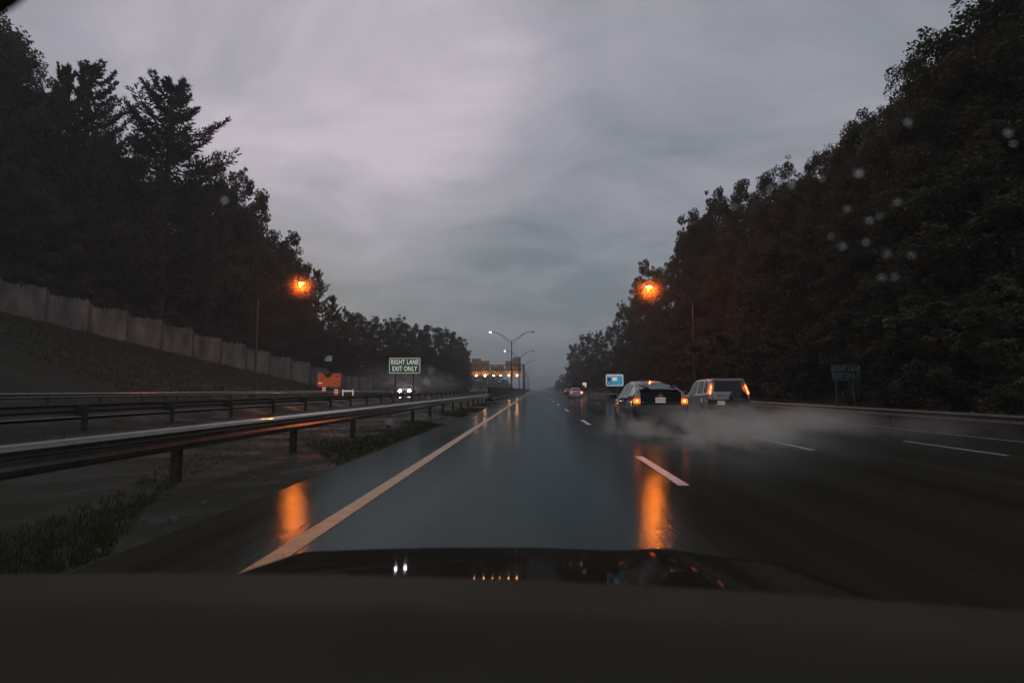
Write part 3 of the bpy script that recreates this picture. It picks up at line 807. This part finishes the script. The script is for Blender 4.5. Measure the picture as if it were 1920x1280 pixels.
# ------------------------------------------------------------------ cars
def interp(tab, y, i):
    for a, b in zip(tab, tab[1:]):
        if a[0] <= y <= b[0]:
            t = (y - a[0]) / (b[0] - a[0]); t = t * t * (3 - 2 * t) * .5 + t * .5
            return a[i] + (b[i] - a[i]) * t
    return tab[-1][i]
def car_body(t, tab, paint, glass_rear_top=None, side_glass=None, windshield=None, lean=0., rear_glass_cap=False, low_trim=.42, arches=(.85, 3.55), zarch=.72, ny=70, cap_pts=None):
    """tab rows: y, half width, sill z, belt z, roof half width, top z.  y=0 is the tail."""
    y0, y1 = tab[0][0], tab[-1][0]
    stations = []
    for i in range(ny + 1):
        y = y0 + (y1 - y0) * i / ny
        w, zs, zbelt, wr, zt = [interp(tab, y, k) for k in range(1, 6)]
        zmid = zs + (zbelt - zs) * .5
        g = max(0, zt - zbelt)
        sec = [(0, zs), (w * .86, zs), (w * .97, zs + .04), (w, zs + (zbelt - zs) * .3), (w * 1.0, zmid), (w * .995, zs + (zbelt - zs) * .8), (w * .975, zbelt - .015)]
        wb = w * .955
        sec += [(wb, zbelt + .01), (wb + (wr - wb) * .45, zbelt + g * .42), (wb + (wr - wb) * .85, zbelt + g * .84), (wr - .01, zt - .055 * min(1, g / .2 + .3)), (wr * .86, zt - .018), (wr * .5, zt - .003), (0, zt)]
        stations.append((y, sec))
    nj = len(stations[0][1])
    def pos(i, j, s):
        y, sec = stations[i]; x, z = sec[j]
        yy = y + lean * max(0, z - 1.0) * max(0, 1 - y / 1.5)
        # wheel arches: lift lower points
        for ya in arches:
            d = abs(y - ya)
            if d < .36 and j in (1, 2, 3) :
                za = zarch * math.sqrt(max(0, 1 - (d / .36) ** 2)) * .93
                z = max(z, za * [0, .0, .85, 1.0][j] if j > 1 else z)
        return (s * x, yy, z)
    ymid = lambda i: (stations[i][0] + stations[i + 1][0]) / 2
    def is_side(i, j): return side_glass and 7 <= j <= 8 and side_glass[0] < ymid(i) < side_glass[1] and not any(abs(ymid(i) - p) < .05 for p in side_glass[2])
    def is_rear(i, j): return glass_rear_top and 10 <= j <= 12 and glass_rear_top[0] < ymid(i) < glass_rear_top[1]
    def is_wind(i, j): return windshield and 10 <= j <= 12 and windshield[0] < ymid(i) < windshield[1]
    bm = B(); gl = B(); gr = B(); gw = B()
    for s in (-1, 1):
        P = [[pos(i, j, s) for j in range(nj)] for i in range(ny + 1)]
        grid(bm, P, lambda i, j: not (is_side(i, j) or is_rear(i, j) or is_wind(i, j)))
        if side_glass:
            cuts = [side_glass[0]] + list(side_glass[2]) + [side_glass[1]]
            for a_, b_ in zip(cuts, cuts[1:]):
                pn = B(); grid(pn, P, lambda i, j: is_side(i, j) and a_ < ymid(i) < b_)
                if len(pn.faces): obj('side_window', pn, M['glass'], t, True)
                else: pn.free()
        grid(gr, P, is_rear); grid(gw, P, is_wind)
    # end caps, bulging slightly
    gc = B()
    for i, sg in ((0, -1), (ny, 1)):
        rows = []
        for j in range(1, nj):
            x, y, z = pos(i, j, 1)
            row = []
            for k in range(9):
                u = -1 + 2 * k / 8
                row.append((x * u, y + sg * .05 * (1 - u * u) * (1 if x > .1 else 0), z))
            rows.append(row)
        if i == 0 and rear_glass_cap:
            isg = lambda a, b: 7 <= a + 1 <= 8 and 0 < b < 7
            grid(bm, rows, lambda a, b: not isg(a, b)); grid(gc, rows, isg)
        else: grid(bm, rows)
    bmesh.ops.remove_doubles(bm, verts=bm.verts, dist=.0005)
    for q in (gl, gr, gw, gc): bmesh.ops.remove_doubles(q, verts=q.verts, dist=.0005)
    body = obj('body', bm, paint, t, True)
    if rear_glass_cap: obj('rear_window', gc, M['glass'], t, True)
    elif len(gr.faces): obj('rear_window', gr, M['glass'], t, True)
    if len(gw.faces): obj('windscreen', gw, M['glass'], t, True)
    return body
def wheel(t, x, y, r=.32, w=.2):
    s = 1 if x > 0 else -1
    bm = B(); n = 28; prof = [(0, r * .62), (.0, r * .92), (.03, r), (w - .03, r), (w, r * .92), (w, r * .62)]
    rows = [[(s * -(px) , math.cos(a) * pr, math.sin(a) * pr) for px, pr in prof] for a in [6.2832 * k / n for k in range(n + 1)]]
    grid(bm, rows); bmesh.ops.remove_doubles(bm, verts=bm.verts, dist=.0003)
    wh = obj('wheel', bm, M['rubber'], t, True); wh.location = (x, y, r)
    bm = B()
    bmesh.ops.create_cone(bm, cap_ends=True, segments=24, radius1=r * .62, radius2=r * .56, depth=.03, matrix=Matrix.Translation((-s * .05, 0, 0)) @ Matrix.Rotation(R(90) * s, 4, 'Y'))
    for k in range(5):
        a = 6.283 * k / 5; q = Matrix.Rotation(a, 4, 'X')
        b_ = box(B(), (-.02, -.035, .04), (.02, .035, r * .58))
        me = bpy.data.meshes.new('tmp'); b_.to_mesh(me); b_.free(); me.transform(Matrix.Translation((-s * .02, 0, 0)) @ q); bm.from_mesh(me); bpy.data.meshes.remove(me)
    obj('rim', bm, M['rim'], wh)
def mirror(t, x, y, z, paint):
    s = 1 if x > 0 else -1
    bm = B(); box(bm, (-.11, -.05, -.07), (.11, .07, .08), .035); box(bm, (-s * .11 - .05, -.0, -.08), (-s * .11 + .05, .05, -.03), .01)
    m_ = obj('mirror', bm, paint, t, True); m_.location = (x + s * .1, y, z)
    bm = B(); prism(bm, rrect(-.085, .085, -.05, .055, .02), -.053, -.051); obj('mirror_glass', bm, M['glass'], m_)

def hatchback():
    X, Y = 3.80, 17.4
    t = empty('parked_car'); t.name = 'hatchback_car'; t.location = (X, Y, 0)
    tag(t, 'black liftback car with lit tail lamps, throwing up spray in the lane to the right', 'car')
    tab = [(0, .80, .30, 1.00, .66, 1.14), (.10, .83, .25, 1.03, .68, 1.175), (.45, .85, .22, 1.03, .64, 1.27), (.95, .862, .2, 1.0, .60, 1.40), (1.5, .862, .2, .97, .58, 1.475), (2.05, .862, .2, .92, .58, 1.49),
           (2.6, .86, .2, .90, .58, 1.45), (3.1, .855, .2, .885, .60, 1.27), (3.6, .84, .2, .86, .66, 1.02), (4.05, .80, .21, .77, .62, .85), (4.35, .70, .25, .62, .5, .68), (4.45, .55, .3, .5, .4, .56)]
    car_body(t, tab, M['black_paint'], glass_rear_top=(.22, 1.25), side_glass=(.75, 3.35, (1.35, 2.2)), windshield=(2.75, 3.6), arches=(.85, 3.55))
    # spoiler bar across the rear glass and a bar imitating a lamp highlight on the roof
    bm = B(); prism(bm, [(-.66, 1.165), (.66, 1.165), (.60, 1.195), (.0, 1.215), (-.60, 1.195)], .02, .14); obj('spoiler', bm, M['black_paint'], t)
    bm = B(); prism(bm, [(-.68, 1.13), (.68, 1.13), (.70, .76), (-.70, .76)], -.075, -.045); obj('tailgate', bm, M['black_paint'], t)
    # bumper
    bm = B(); box(bm, (-.82, -.14, .28), (.82, .12, .74), .06); obj('bumper', bm, M['black_paint'], t, True)
    for s in (-1, 1):
        up = [(s * .62, 1.13), (s * .68, 1.11), (s * .735, 1.06), (s * .775, .985), (s * .79, .925), (s * .615, .925)]
        lo = [(s * .615, .922), (s * .79, .922), (s * .81, .87), (s * .80, .775), (s * .62, .775)]
        bm = B(); prism(bm, up, -.10, .10); L_ = obj('tail_lamp', bm, M['tailclear'], t)
        bm = B(); prism(bm, lo, -.11, .08); obj('lit_lens', bm, M['tail'], L_)
        bm = B(); bmesh.ops.create_uvsphere(bm, u_segments=12, v_segments=8, radius=.045); b_ = obj('bulb', bm, M['tailhot'], L_, True); b_.location = (s * .71, -.105, .855)
        bm = B(); prism(bm, [(s * .60, 1.135), (s * .62, 1.135), (s * .615, .775), (s * .595, .775)], -.115, -.05); obj('chrome_edge', bm, M['chrome'], L_)
        wheel(t, s * .855, .85); wheel(t, s * .855, 3.55)
        mirror(t, s * .90, 2.95, .96, M['black_paint'])
    bm = B(); bmesh.ops.create_uvsphere(bm, u_segments=8, v_segments=6, radius=.018); b_ = obj('side_marker', bm, M['marker'], t); b_.location = (-.86, 2.95, .72)
    # plate, badge, wiper, antenna
    bm = B(); prism(bm, rrect(-.155, .155, .80, .96, .015), -.09, -.077); pl = obj('number_plate', bm, M['plate'], t)
    text_obj('plate_lettering', '4TZ K28', .105, M['platetext'], pl, (0, -.092, .875), .001)
    bm = B()
    for rx_, rz_, c in ((.075, .05, (0, 1.02)), (.028, .048, (0, 1.02)), (.055, .02, (0, 1.045))):
        pts = [Vector((c[0] + rx_ * math.cos(a), -.08, c[1] + rz_ * math.sin(a))) for a in [6.2832 * k / 20 for k in range(21)]]
        tube(bm, pts, .006, 5, False)
    obj('emblem', bm, M['chrome'], t)
    bm = B(); prism(bm, rrect(-.56, -.45, .805, .825, .004), -.083, -.076); obj('badge', bm, M['chrome'], t)
    bm = B(); tube(bm, [(-.28, .20, 1.21), (-.32, .28, 1.25), (-.42, .38, 1.29), (-.56, .58, 1.35)], [.03, .028, .02, .008], 6); obj('rear_wiper', bm, M['trim'], t)
    bm = B(); tube(bm, [(0, 1.75, 1.47), (0, 1.55, 1.60)], .006, 5); obj('antenna', bm, M['trim'], t)
    bm = B(); prism(bm, rrect(-.30, -.02, 1.495, 1.507, .004), 1.5, 1.55); obj('roof_highlight_bar', bm, M['tailclear'], t)  # added bar, no lamp: stands in for a highlight on the roof
    return t
hatchback()

def suv():
    X, Y = 8.15, 24.2
    t = empty('suv_car', (X, Y, crossfall(X))); tag(t, 'silver sport utility car with tall lit tail lamps and black spare wheel cover', 'car')
    tab = [(0, .85, .40, 1.16, .70, 1.68), (.08, .875, .36, 1.13, .705, 1.71), (.6, .885, .30, 1.08, .70, 1.73), (1.5, .89, .28, 1.05, .68, 1.74), (2.3, .89, .28, 1.02, .67, 1.72), (2.9, .885, .28, .98, .64, 1.60),
           (3.45, .87, .28, 1.0, .66, 1.20), (3.7, .86, .29, .99, .68, 1.06), (4.2, .82, .32, .90, .62, .96), (4.45, .70, .36, .72, .5, .80), (4.52, .6, .4, .6, .45, .66)]
    car_body(t, tab, M['silver_paint'], side_glass=(.22, 3.30, (.78, 1.75)), windshield=(2.95, 3.55), lean=.22, rear_glass_cap=True, arches=(.85, 3.5), zarch=.80)
    bm = B(); box(bm, (-.85, -.13, .38), (.85, .1, .82), .05); obj('bumper', bm, M['trim'], t, True)
    bm = B(); box(bm, (-.66, -.085, .84), (.66, -.03, 1.15), .015); tg = obj('tailgate', bm, M['brightened_silver'], t)  # headlight brightness on this panel is put into its paler colour
    bm = B(); box(bm, (-.52, -.105, 1.0), (-.22, -.086, 1.025), .004); obj('handle', bm, M['trim'], tg)
    bm = B(); prism(bm, [(-.66, 1.645), (.66, 1.645), (.62, 1.715), (-.62, 1.715)], .02, .2); obj('roof_spoiler', bm, M['brightened_silver'], t)
    # spare wheel with cover
    bm = B(); c = Vector((.34, -.21, .88))
    bmesh.ops.create_cone(bm, cap_ends=True, segments=40, radius1=.365, radius2=.365, depth=.22, matrix=Matrix.Translation(c) @ Matrix.Rotation(R(90), 4, 'X'))
    bmesh.ops.bevel(bm, geom=[e for e in bm.edges if e.calc_face_angle(0) > 1], offset=.045, segments=3, affect='EDGES')
    sw = obj('spare_wheel', bm, M['cover'], t, True)
    text_obj('lettering', 'HONDA', .135, M['rim'], sw, (.34, -.328, .86), .002, 1.25, .003, sx=.95)
    for s in (-1, 1):
        def xz(z): return .825 - (.145 * max(0, (z - 1.12) / .5))
        def yl(z): return .22 * max(0, z - 1.0)
        bm = B()
        for (za, zb_, m_) in ((.88, 1.62, 'clear'),):
            rows = []
            for k in range(13):
                z = za + (zb_ - za) * k / 12; w_ = .115 - .045 * k / 12; x1 = xz(z) + .02
                rows.append([(s * (x1 - w_), yl(z) - .075, z), (s * x1, yl(z) - .06, z), (s * (x1 + .02), yl(z) + .12, z)])
            grid(bm, rows)
        L_ = obj('tail_lamp', bm, M['tailclear'], t, True)
        bm = B(); rows = []
        for k in range(9):
            z = 1.06 + .42 * k / 8; w_ = .10 - .035 * k / 8; x1 = xz(z) + .012
            rows.append([(s * (x1 - w_), yl(z) - .08, z), (s * (x1 - w_ / 2), yl(z) - .09, z), (s * x1, yl(z) - .078, z), (s * (x1 + .02), yl(z) + .02, z)])
        grid(bm, rows); obj('lit_lens', bm, M['tail'], L_, True)
        for z in (1.11, 1.19, 1.30, 1.38):
            bm = B(); bmesh.ops.create_uvsphere(bm, u_segments=10, v_segments=8, radius=.035); b_ = obj('bulb', bm, M['tailhot'], L_, True); b_.location = (s * (xz(z) - .035), yl(z) - .085, z)
        wheel(t, s * .88, .85, .35, .22); wheel(t, s * .88, 3.5, .35, .22)
        mirror(t, s * .92, 3.05, 1.08, M['silver_paint'])
        bm = B(); box(bm, (s * .55 - .1, -.145, .60), (s * .55 + .1, -.132, .63), .004); obj('reflector', bm, M['tailclear'], t)
        bm = B(); tube(bm, [(s * .62, .4, 1.70), (s * .62, .5, 1.735), (s * .62, 2.2, 1.735), (s * .62, 2.35, 1.69)], .015, 6); obj('roof_rail', bm, M['trim'], t)
    bm = B(); prism(bm, rrect(-.52, -.20, .62, .78, .015), -.150, -.132); pl = obj('number_plate', bm, M['plate'], t)
    text_obj('plate_lettering', '7BR 315', .10, M['platetext'], pl, (-.36, -.152, .70), .001)
suv()

def sedan(name, label, X, Y, paint, tail, rz=0, oncoming=False, hot=True, left_dim=False):
    t = empty(name, (X, Y, crossfall(X) if X > -4 else .35)); tag(t, label, 'car')
    tab = [(0, .74, .30, .90, .58, .96), (.12, .84, .24, .93, .62, 1.0), (.75, .86, .22, .94, .62, 1.06), (1.3, .86, .22, .93, .60, 1.36), (1.9, .86, .22, .92, .60, 1.43), (2.6, .86, .22, .91, .60, 1.38),
           (3.3, .86, .22, .90, .64, 1.02), (4.1, .82, .24, .82, .6, .90), (4.5, .68, .3, .62, .48, .68)]
    car_body(t, tab, paint, glass_rear_top=(.85, 1.3), side_glass=(1.0, 3.1, (1.6, 2.3)), windshield=(2.7, 3.3), ny=50)
    for s in (-1, 1):
        bm = B(); prism(bm, rrect(s * .74 - .1, s * .74 + .1, .72, .86, .03), -.05, .08); L_ = obj('tail_lamp', bm, M['tailclear'] if oncoming else M['tail'], t)
        if hot and not oncoming and not (left_dim and s < 0):
            bm = B(); bmesh.ops.create_uvsphere(bm, u_segments=10, v_segments=8, radius=.13); b_ = obj('bulb', bm, M['tailhot'], L_, True); b_.location = (s * .74, -.03, .79)
        if oncoming:
            bm = B(); bmesh.ops.create_uvsphere(bm, u_segments=12, v_segments=8, radius=.17); b_ = obj('headlight', bm, M['head'], t, True); b_.location = (s * .62, 4.44, .66)
        wheel(t, s * .855, .85); wheel(t, s * .855, 3.6)
        mirror(t, s * .9, 2.95, .95, paint)
    t.rotation_euler = (0, 0, math.pi if oncoming else rz)
    return t
p = at(1081, 735, 80)
sedan('sedan_car', 'distant silver sedan with glowing tail lamps under the small peach sign', p.x, 80, M['brightened_silver'], True, left_dim=True)
p = at(1066, 730, 128)
sedan('sedan_car', 'tiny dark car beyond the distant silver sedan', p.x, 128, M['black_paint'], True, hot=False)
p = at(772, 730, 80)
sedan('sedan_car', 'oncoming car with two white headlights below the green sign', p.x, 80, M['black_paint'], False, oncoming=True)
# faint far lights: oncoming cars in the haze
for px, Y, lab in ((985, 430, 'very distant oncoming car whose white light shows left of the vanishing point'), ):
    p = at(px, 723, Y); sedan('sedan_car', lab, -17, Y, M['silver_paint'], False, oncoming=True)

# ------------------------------------------------------------------ the car the photo is taken from
def own_car():
    t = empty('camera_car', (0, 0, 0)); tag(t, 'dark wet hood and dashboard of the car in the foreground', 'car')
    # hood: falls away from the viewer, slight crown, raised shoulder on the right
    P = []
    for i in range(41):
        y = 1.0 + 1.55 * i / 40; row = []
        for j in range(49):
            u = -1 + 2 * j / 48; x = .90 * u
            z = .688 + (1.9 - y) * .143 - .03 * u * u - .014 * (u > 0) * u
            z += .014 * math.exp(-((x - .42) / .10) ** 2)
            if y > 1.86: z -= (y - 1.86) ** 2 * 1.3
            z -= .9 * max(0, abs(u) - .86) ** 1.2
            row.append((x, y, z))
        P.append(row)
    bm = B(); grid(bm, P); h = obj('hood', bm, M['hood'], t, True)
    rng = random.Random(5); bm = B()
    for k in range(500):
        x, y = rng.uniform(-.84, .84), rng.uniform(1.3, 1.95)
        u = x / .9; z = .688 + (1.9 - y) * .143 - .03 * u * u - .014 * (u > 0) * u + .014 * math.exp(-((x - .42) / .10) ** 2)
        if y > 1.86: z -= (y - 1.86) ** 2 * 1.3
        r = rng.uniform(.001, .003)
        bmesh.ops.create_icosphere(bm, subdivisions=1, radius=r, matrix=Matrix.Translation((x, y, z)) @ Matrix.Diagonal((1, 1.2, .5, 1)))
    o = obj('raindrops', bm, M['glass'], h, True); o['kind'] = 'stuff'
    # cowl
    P = []
    for i in range(13):
        y = .875 + .16 * i / 12; row = []
        for j in range(33):
            x = -1.0 + 2 * j / 32
            z = .907 - .03 * x * x - .025 * x - .45 * max(0, y - .90)
            row.append((x, y, z))
        P.append(row)
    bm = B(); grid(bm, P); obj('cowl', bm, M['trim'], t, True)
    bm = B(); tube(bm, [(-.7, .98, .80), (-.2, 1.0, .82), (.45, .99, .80)], .006, 6); tube(bm, [(-.7, .975, .798), (-.2, .995, .815), (.45, .985, .796)], [.002, .004, .002], 6)
    obj('wiper', bm, M['trim'], t)
    # dashboard: padded top with a soft ridge, sloping to the viewer
    P = []
    for i in range(31):
        y = .34 + .54 * i / 30; row = []
        for j in range(41):
            x = -1.05 + 2.1 * j / 40
            z = .865 + .045 * sm((y - .62) / .16) - .03 * x * x - .025 * x
            z -= .10 * sm((.50 - y) / .16) + .02 * sm((x - .15) / .3) * sm((.74 - y) / .1) * sm((.9 - x) / .3)
            row.append((x, y, z))
        P.append(row)
    P += [[(p[0], .34, -.1 + p[2] * 0 + .5) for p in P[0]]][:0]
    bm = B(); grid(bm, P); obj('dashboard', bm, M['dash'], t, True)
    # roof, pillars, visor
    bm = B(); box(bm, (-.70, -.9, 1.64), (.70, .40, 1.70), .02); obj('roof', bm, M['liner'], t)
    for s in (-1, 1):
        bm = B(); tube(bm, [(s * 1.06, .98, .86), (s * .92, .72, 1.28), (s * .72, .40, 1.66)], [.05, .045, .04], 8); obj('pillar', bm, M['liner'], t)
    p = at(-40, -25, .42)
    bm = B(); bmesh.ops.create_uvsphere(bm, u_segments=16, v_segments=10, radius=1)
    for v in bm.verts: v.co = Vector((v.co.x * .055, v.co.y * .012, v.co.z * .034))
    o = obj('sun_visor', bm, M['liner'], t, True); o.location = (p.x - .004, p.y, p.z + .004); o.rotation_euler = (0, R(-14), 0)
own_car()
def glass_drops():
    """rain drops clinging at the height of the windscreen, far out of focus"""
    car = bpy.data.objects['camera_car']; bm = B(); rng = random.Random(3)
    pts = [(1610, 323), (1683, 377), (1632, 415), (1580, 462), (1587, 388), (1662, 476), (1706, 476), (1622, 455), (1648, 405), (1440, 352), (1480, 344), (1376, 384), (1555, 440), (1892, 250), (1900, 268), (800, 713), (732, 786), (808, 690), (420, 372), (1652, 520), (1674, 515), (1700, 230), (1540, 335), (1245, 961)]
    for i, (px, py) in enumerate(pts):
        big = i in (0, 15, 16)
        p = at(px + rng.uniform(-3, 3), py + rng.uniform(-3, 3), .62 - (640 - py) * .0001)
        rr = (.0034 if big else rng.uniform(.0016, .0026))
        bmesh.ops.create_icosphere(bm, subdivisions=3, radius=rr, matrix=Matrix.Translation(p) @ Matrix.Diagonal((1, .6, 1.1, 1)))
    o = obj('windscreen_raindrops', bm, M['water'], car, True); o['kind'] = 'stuff'
glass_drops()

# ------------------------------------------------------------------ haze and spray
def volume_mat(name, col, dens, aniso=.2):
    m = bpy.data.materials.new(name); m.use_nodes = True; nt = m.node_tree
    for n in list(nt.nodes):
        if n.type == 'BSDF_PRINCIPLED': nt.nodes.remove(n)
    v = nt.nodes.new('ShaderNodeVolumePrincipled'); v.inputs['Color'].default_value = (*col, 1); v.inputs['Density'].default_value = dens; v.inputs['Anisotropy'].default_value = aniso
    nt.links.new(v.outputs['Volume'], nt.nodes['Material Output'].inputs['Volume'])
    return m, nt, v
bm = B(); box(bm, (-3900, -400, -4), (3900, 4600, 95))
hm, _, _ = volume_mat('even_rain_haze', (.86, .90, .93), .0008, .0)
struct(obj('haze', bm, hm), 'stuff')

def spray(name, lo, hi, dens, col=(.92, .88, .80), scale=.9, even=False):
    """a low soft-edged cloud of tyre spray: noise density fading to the cloud's own outline"""
    lo, hi = Vector(lo), Vector(hi); c = (lo + hi) / 2; s = (hi - lo) / 2
    bm = B(); bmesh.ops.create_icosphere(bm, subdivisions=4, radius=1)
    for v in bm.verts:
        if v.co.z < -.55: v.co.z = -.55
    m, nt, vol = volume_mat(name + '_droplets', col, dens, .25); N, L = nt.nodes, nt.links
    try: m.cycles.volume_step_rate = .3 if even else .8
    except Exception: pass
    tc = N.new('ShaderNodeTexCoord')
    ln = N.new('ShaderNodeVectorMath'); ln.operation = 'LENGTH'; L.new(tc.outputs['Object'], ln.inputs[0])
    fall = N.new('ShaderNodeMapRange'); fall.interpolation_type = 'SMOOTHERSTEP'; fall.inputs['From Min'].default_value = 1.; fall.inputs['From Max'].default_value = .1
    L.new(ln.outputs['Value'], fall.inputs['Value'])
    if even: fall.inputs['From Max'].default_value = 0.
    mp = N.new('ShaderNodeMapping'); mp.inputs['Scale'].default_value = tuple(k * q for k, q in zip(s, (1, .35, 1.3)))
    L.new(tc.outputs['Object'], mp.inputs['Vector'])
    n = N.new('ShaderNodeTexNoise'); n.inputs['Scale'].default_value = scale; n.inputs['Detail'].default_value = 6; n.inputs['Roughness'].default_value = .65; L.new(mp.outputs['Vector'], n.inputs['Vector'])
    nr = N.new('ShaderNodeMapRange'); nr.inputs['From Min'].default_value = .0 if even else .45; nr.inputs['From Max'].default_value = .0001 if even else .66; L.new(n.outputs['Fac'], nr.inputs['Value'])
    mu = N.new('ShaderNodeMath'); mu.operation = 'MULTIPLY'; L.new(fall.outputs['Result'], mu.inputs[0]); L.new(nr.outputs['Result'], mu.inputs[1])
    if even:
        cu = N.new('ShaderNodeMath'); cu.operation = 'POWER'; cu.inputs[1].default_value = 2.; L.new(fall.outputs['Result'], cu.inputs[0]); L.new(cu.outputs[0], mu.inputs[1])
    m2 = N.new('ShaderNodeMath'); m2.operation = 'MULTIPLY'; m2.inputs[1].default_value = dens; L.new(mu.outputs[0], m2.inputs[0]); L.new(m2.outputs[0], vol.inputs['Density'])
    o = obj(name, bm, m); o.location = c; o.scale = s
    return struct(o, 'stuff')
spray('road_spray', (1.0, 9.0, -.75), (6.8, 19.5, 1.0), 1.35)
spray('road_spray', (3.6, 12.0, -.8), (10.9, 26.0, 1.05), .8)
spray('road_spray', (7.5, 12.0, -.9), (15.0, 26.0, .8), .16)
spray('road_spray', (3.0, 55.0, -.8), (10.0, 82.0, 1.5), .05)
spray('road_spray', (-28., 50.0, -1.), (-12., 150.0, 6.0), .045)
HL = at(772, 730, 75)
spray('headlight_glow_mist', (HL.x - 3.2, 70.5, -1.2), (HL.x + 3.2, 76.5, 3.2), .05, (1, .95, 1), even=True)  # mist added round the headlights to give them a glow
# extra orange-tinted drizzle added round the two lamps to shape their halo
for L0 in (LL, RL):
    o = spray('lamp_halo_drizzle', (L0.x - 2.6, L0.y - 2.6, L0.z - 2.9), (L0.x + 2.6, L0.y + 2.6, L0.z + 2.5), .095, (1, .7, .42), even=True)

# ------------------------------------------------------------------ world and light
w = bpy.data.worlds.new('World'); S.world = w; w.use_nodes = True
nt = w.node_tree; N, L = nt.nodes, nt.links
bg = N['Background']; out = N['World Output']
sky = N.new('ShaderNodeTexSky'); sky.sky_type = 'NISHITA'; sky.sun_disc = False; sky.sun_elevation = R(8); sky.sun_rotation = R(-25)
tc = N.new('ShaderNodeTexCoord')
sep = N.new('ShaderNodeSeparateXYZ'); L.new(tc.outputs['Generated'], sep.inputs[0])
# project directions on a cloud deck: (x, y) / (z + k)
zk = N.new('ShaderNodeMath'); zk.operation = 'ADD'; zk.inputs[1].default_value = .34; L.new(sep.outputs['Z'], zk.inputs[0])
zk2 = N.new('ShaderNodeMath'); zk2.operation = 'MAXIMUM'; zk2.inputs[1].default_value = .08; L.new(zk.outputs[0], zk2.inputs[0])
dv = []
for ax in 'XY':
    d = N.new('ShaderNodeMath'); d.operation = 'DIVIDE'; L.new(sep.outputs[ax], d.inputs[0]); L.new(zk2.outputs[0], d.inputs[1]); dv.append(d)
cb = N.new('ShaderNodeCombineXYZ'); L.new(dv[0].outputs[0], cb.inputs[0]); L.new(dv[1].outputs[0], cb.inputs[1])
mp = N.new('ShaderNodeMapping'); mp.inputs['Rotation'].default_value = (0, 0, R(35)); mp.inputs['Scale'].default_value = (1.5, 2.3, 1); mp.inputs['Location'].default_value = (3.3, 1.1, 0)
L.new(cb.outputs[0], mp.inputs['Vector'])
n1 = N.new('ShaderNodeTexNoise'); n1.inputs['Scale'].default_value = 1.5; n1.inputs['Detail'].default_value = 10; n1.inputs['Roughness'].default_value = .58; n1.inputs['Distortion'].default_value = .55
L.new(mp.outputs[0], n1.inputs['Vector'])
# broad bright break in the clouds, up and slightly left
dt = N.new('ShaderNodeVectorMath'); dt.operation = 'DOT_PRODUCT'
L.new(tc.outputs['Generated'], dt.inputs[0])
bd_ = RM @ Vector(((640 - 960) / F, (640 - 90) / F, -1)); bd_.normalize(); dt.inputs[1].default_value = bd_
br = N.new('ShaderNodeMapRange'); br.interpolation_type = 'SMOOTHERSTEP'; br.inputs['From Min'].default_value = .91; br.inputs['From Max'].default_value = 1.0; br.inputs['To Max'].default_value = .44
L.new(dt.outputs['Value'], br.inputs['Value'])
el = N.new('ShaderNodeMapRange'); el.interpolation_type = 'SMOOTHSTEP'; el.inputs['From Min'].default_value = 0; el.inputs['From Max'].default_value = .42; el.inputs['To Min'].default_value = -.26; el.inputs['To Max'].default_value = .0
L.new(sep.outputs['Z'], el.inputs['Value'])
nm = N.new('ShaderNodeMath'); nm.operation = 'MULTIPLY_ADD'; nm.inputs[1].default_value = .95; nm.inputs[2].default_value = .045; L.new(n1.outputs['Fac'], nm.inputs[0])
s1 = N.new('ShaderNodeMath'); s1.operation = 'ADD'; L.new(nm.outputs[0], s1.inputs[0]); L.new(br.outputs[0], s1.inputs[1])
s2 = N.new('ShaderNodeMath'); s2.operation = 'ADD'; L.new(s1.outputs[0], s2.inputs[0]); L.new(el.outputs[0], s2.inputs[1])
cr = N.new('ShaderNodeValToRGB'); e = cr.color_ramp.elements
e[0].position = .28; e[0].color = (.20, .245, .28, 1)
e[1].position = 1.; e[1].color = (.66, .58, .66, 1)
x = e.new(.54); x.color = (.335, .345, .395, 1)
x = e.new(.74); x.color = (.43, .415, .48, 1)
L.new(s2.outputs[0], cr.inputs['Fac'])
bg.inputs['Strength'].default_value = 1.0
L.new(cr.outputs['Color'], bg.inputs['Color'])
bg2 = N.new('ShaderNodeBackground'); bg2.inputs['Strength'].default_value = .05; L.new(sky.outputs['Color'], bg2.inputs['Color'])
mxs = N.new('ShaderNodeMixShader'); mxs.inputs[0].default_value = .93
L.new(bg2.outputs[0], mxs.inputs[1]); L.new(bg.outputs[0], mxs.inputs[2]); L.new(mxs.outputs[0], out.inputs['Surface'])

sun = bpy.data.objects.new('sun', bpy.data.lights.new('sun', 'SUN')); C.objects.link(sun)
sun.data.energy = .06; sun.data.angle = R(40); sun.data.color = (1, .93, .9)
sun.rotation_euler = (R(62), 0, R(-165))

S.view_settings.view_transform = 'Standard'; S.view_settings.look = 'None'; S.view_settings.gamma = 1; S.view_settings.exposure = 0
S.render.engine = 'CYCLES'
cy = S.cycles
cy.use_denoising = True
cy.max_bounces = 6; cy.diffuse_bounces = 3; cy.glossy_bounces = 3; cy.transmission_bounces = 3; cy.volume_bounces = 1; cy.transparent_max_bounces = 12
cy.sample_clamp_indirect = 4; cy.volume_step_rate = 1; cy.volume_max_steps = 160
cy.use_light_tree = True
